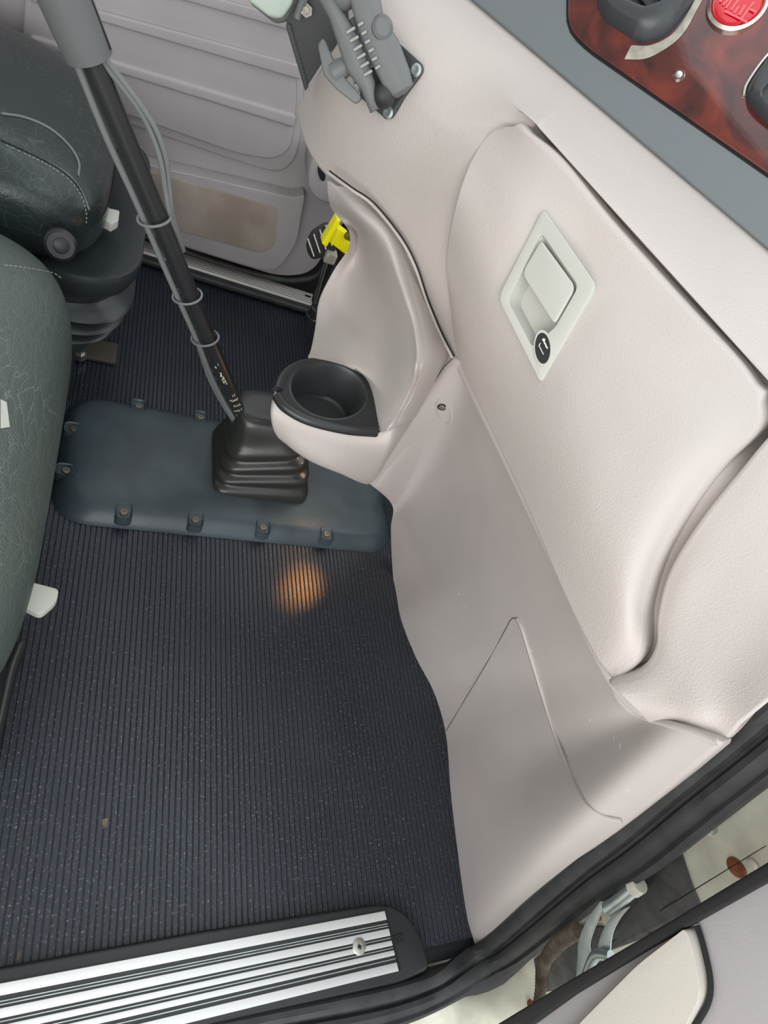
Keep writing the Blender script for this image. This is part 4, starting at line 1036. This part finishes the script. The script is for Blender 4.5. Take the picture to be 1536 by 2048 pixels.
jplate('jamb_groove', ((1180,1912),(1300,1832),(1536,1688),(1536,1690),(1300,1835),(1180,1915)), .0035, .001, M['gap'])
for (px, py, r_) in ((1474,1734,.012), (1305,1866,.005), (1200,1835,.004), (1062,2008,.007)):
    c_ = Jt(px, py, .002); n_ = onto(bJ, px, py)[1]; lathe('rust_spot', c_, n_, [(r_, -.001), (r_*.9, .0015), (r_*.4, .004), (0, .004)], M['rust'], jam, seg=14)
c_ = Jt(1507, 1728, .003); lathe('paint_blob', c_, onto(bJ, 1507, 1728)[1], [(.007, -.001), (.006, .004), (0, .006)], M['cream'], jam, seg=14)
for (px, py) in ((1425,1656), (1364,1682)):
    c_ = Jt(px, py, .003); lathe('jamb_plug', c_, onto(bJ, px, py)[1], [(.007, -.002), (.0065, .005), (.003, .008), (0, .008)], M['zinc'], jam, seg=18)
# check strap
cs = thing('door_check_strap', 'bent zinc steel door check strap across the jamb gap', 'check strap', (.74, -.08, .3))
def strap(name, pixA, pixB, xa, m, th=.004):
    a = spline([P(*q, x=xa) for q in pixA], 6); b = spline([P(*q, x=xa) for q in pixB], 6); n_ = V((-1, -.1, .1)).normalized(); path = []
    for p_, q in zip(a, b): path.append([p_, q, q+n_*th, p_+n_*th])
    return sweep(name, path, None, m, cs, bevel=.001)
strap('strap_arm', ((1204,1800),(1178,1835),(1160,1880),(1158,1912),(1154,1968)), ((1216,1802),(1198,1840),(1182,1885),(1186,1915),(1182,1955)), .715, M['zinc'])
strap('strap_arm', ((1252,1814),(1222,1838),(1204,1870),(1196,1905)), ((1262,1812),(1240,1840),(1226,1872),(1222,1920)), .715, M['zinc'])
tube('strap_pin', [P(1215,1818,x=.712), P(1245,1796,x=.712), P(1270,1775,x=.712)], .009, M['zinc'], cs, seg=16)
tube('pin_tip', [P(1266,1778,x=.711), P(1280,1768,x=.711)], .011, M['cream'], cs, seg=12)
tube('strap_foot', [P(1170,1960,x=.71), P(1190,1912,x=.705), P(1222,1912,x=.705)], .007, M['zinc'], cs, seg=12, sm=5)
# wire loom
pts = spline([P(*q, x=.72) for q in ((1156,1860),(1120,1884),(1094,1915),(1085,1942),(1082,1975),(1076,2012))], 10)
lm = tube('wire_loom', pts, lambda t: .0112-.003*t+.0012*math.sin(t*150), M['loom'], None, seg=16); tag(lm, 'dusty brown corrugated wire loom curving out of the jamb below the seal', 'wire loom')

# open passenger door
XD = .655
od = thing('door_2', 'open passenger door with black edge seal and beige armrest at bottom right', 'door', (XD, -.2, .3), 'structure')
prism('door_panel', [P(*q, x=XD) for q in ((940,2110),(1010,2065),(1120,2000),(1290,1898),(1536,1752),(1760,1620),(1800,2300),(900,2300))], (-1, 0, 0), .02, M['doorgrey'], od, bevel=.004, back=.02)
XE = XD-.024
ed = [P(*q, x=XE) for q in ((940,2085),(1000,2048),(1150,1957),(1300,1870),(1536,1728),(1760,1590),(1770,1622),(1536,1765),(1300,1898),(1150,1990),(1070,2048),(950,2110))]
prism('door_edge_seal', ed, (-1, 0, 0), .010, M['gap'], od, bevel=.003, back=.03)
arm_ = rpoly([P(*q, x=XE) for q in ((1110,2110),(1180,2035),(1290,1925),(1385,1852),(1396,1880),(1412,1950),(1414,1992),(1395,2030),(1350,2110))], [.01, .02, .02, .006, .01, .02, .02, .02, .01])
prism('armrest', arm_, (-1, 0, 0), .012, M['sand'], od, bevel=.009, seg=5, back=.02)
tube('armrest_groove', spline([P(*q, x=XE-.001) for q in ((1394,1852),(1406,1890),(1420,1955),(1418,2000),(1398,2040),(1352,2112))], 6), .003, M['gap'], od, seg=8)

# amber footwell lamp under the console
lb = bpy.data.lights.new('amber_footwell_lamp', 'SPOT'); lb.energy = 3.6; lb.color = (1, .40, .09); lb.spot_size = math.radians(23); lb.spot_blend = 1.0; lb.shadow_soft_size = .01
l2 = bpy.data.lights.new('amber_footwell_glow', 'POINT'); l2.energy = .22; l2.color = (1, .45, .12); l2.shadow_soft_size = .015
o2 = bpy.data.objects.new('amber_footwell_glow', l2); COL.objects.link(o2); o2.location = (.55, .86, .24)
lo = bpy.data.objects.new('amber_footwell_lamp', lb); COL.objects.link(lo); lo.location = (.60, .80, .33)
lo.rotation_euler = (P(600,1165,z=0)-V(lo.location)).to_track_quat('-Z', 'Y').to_euler()
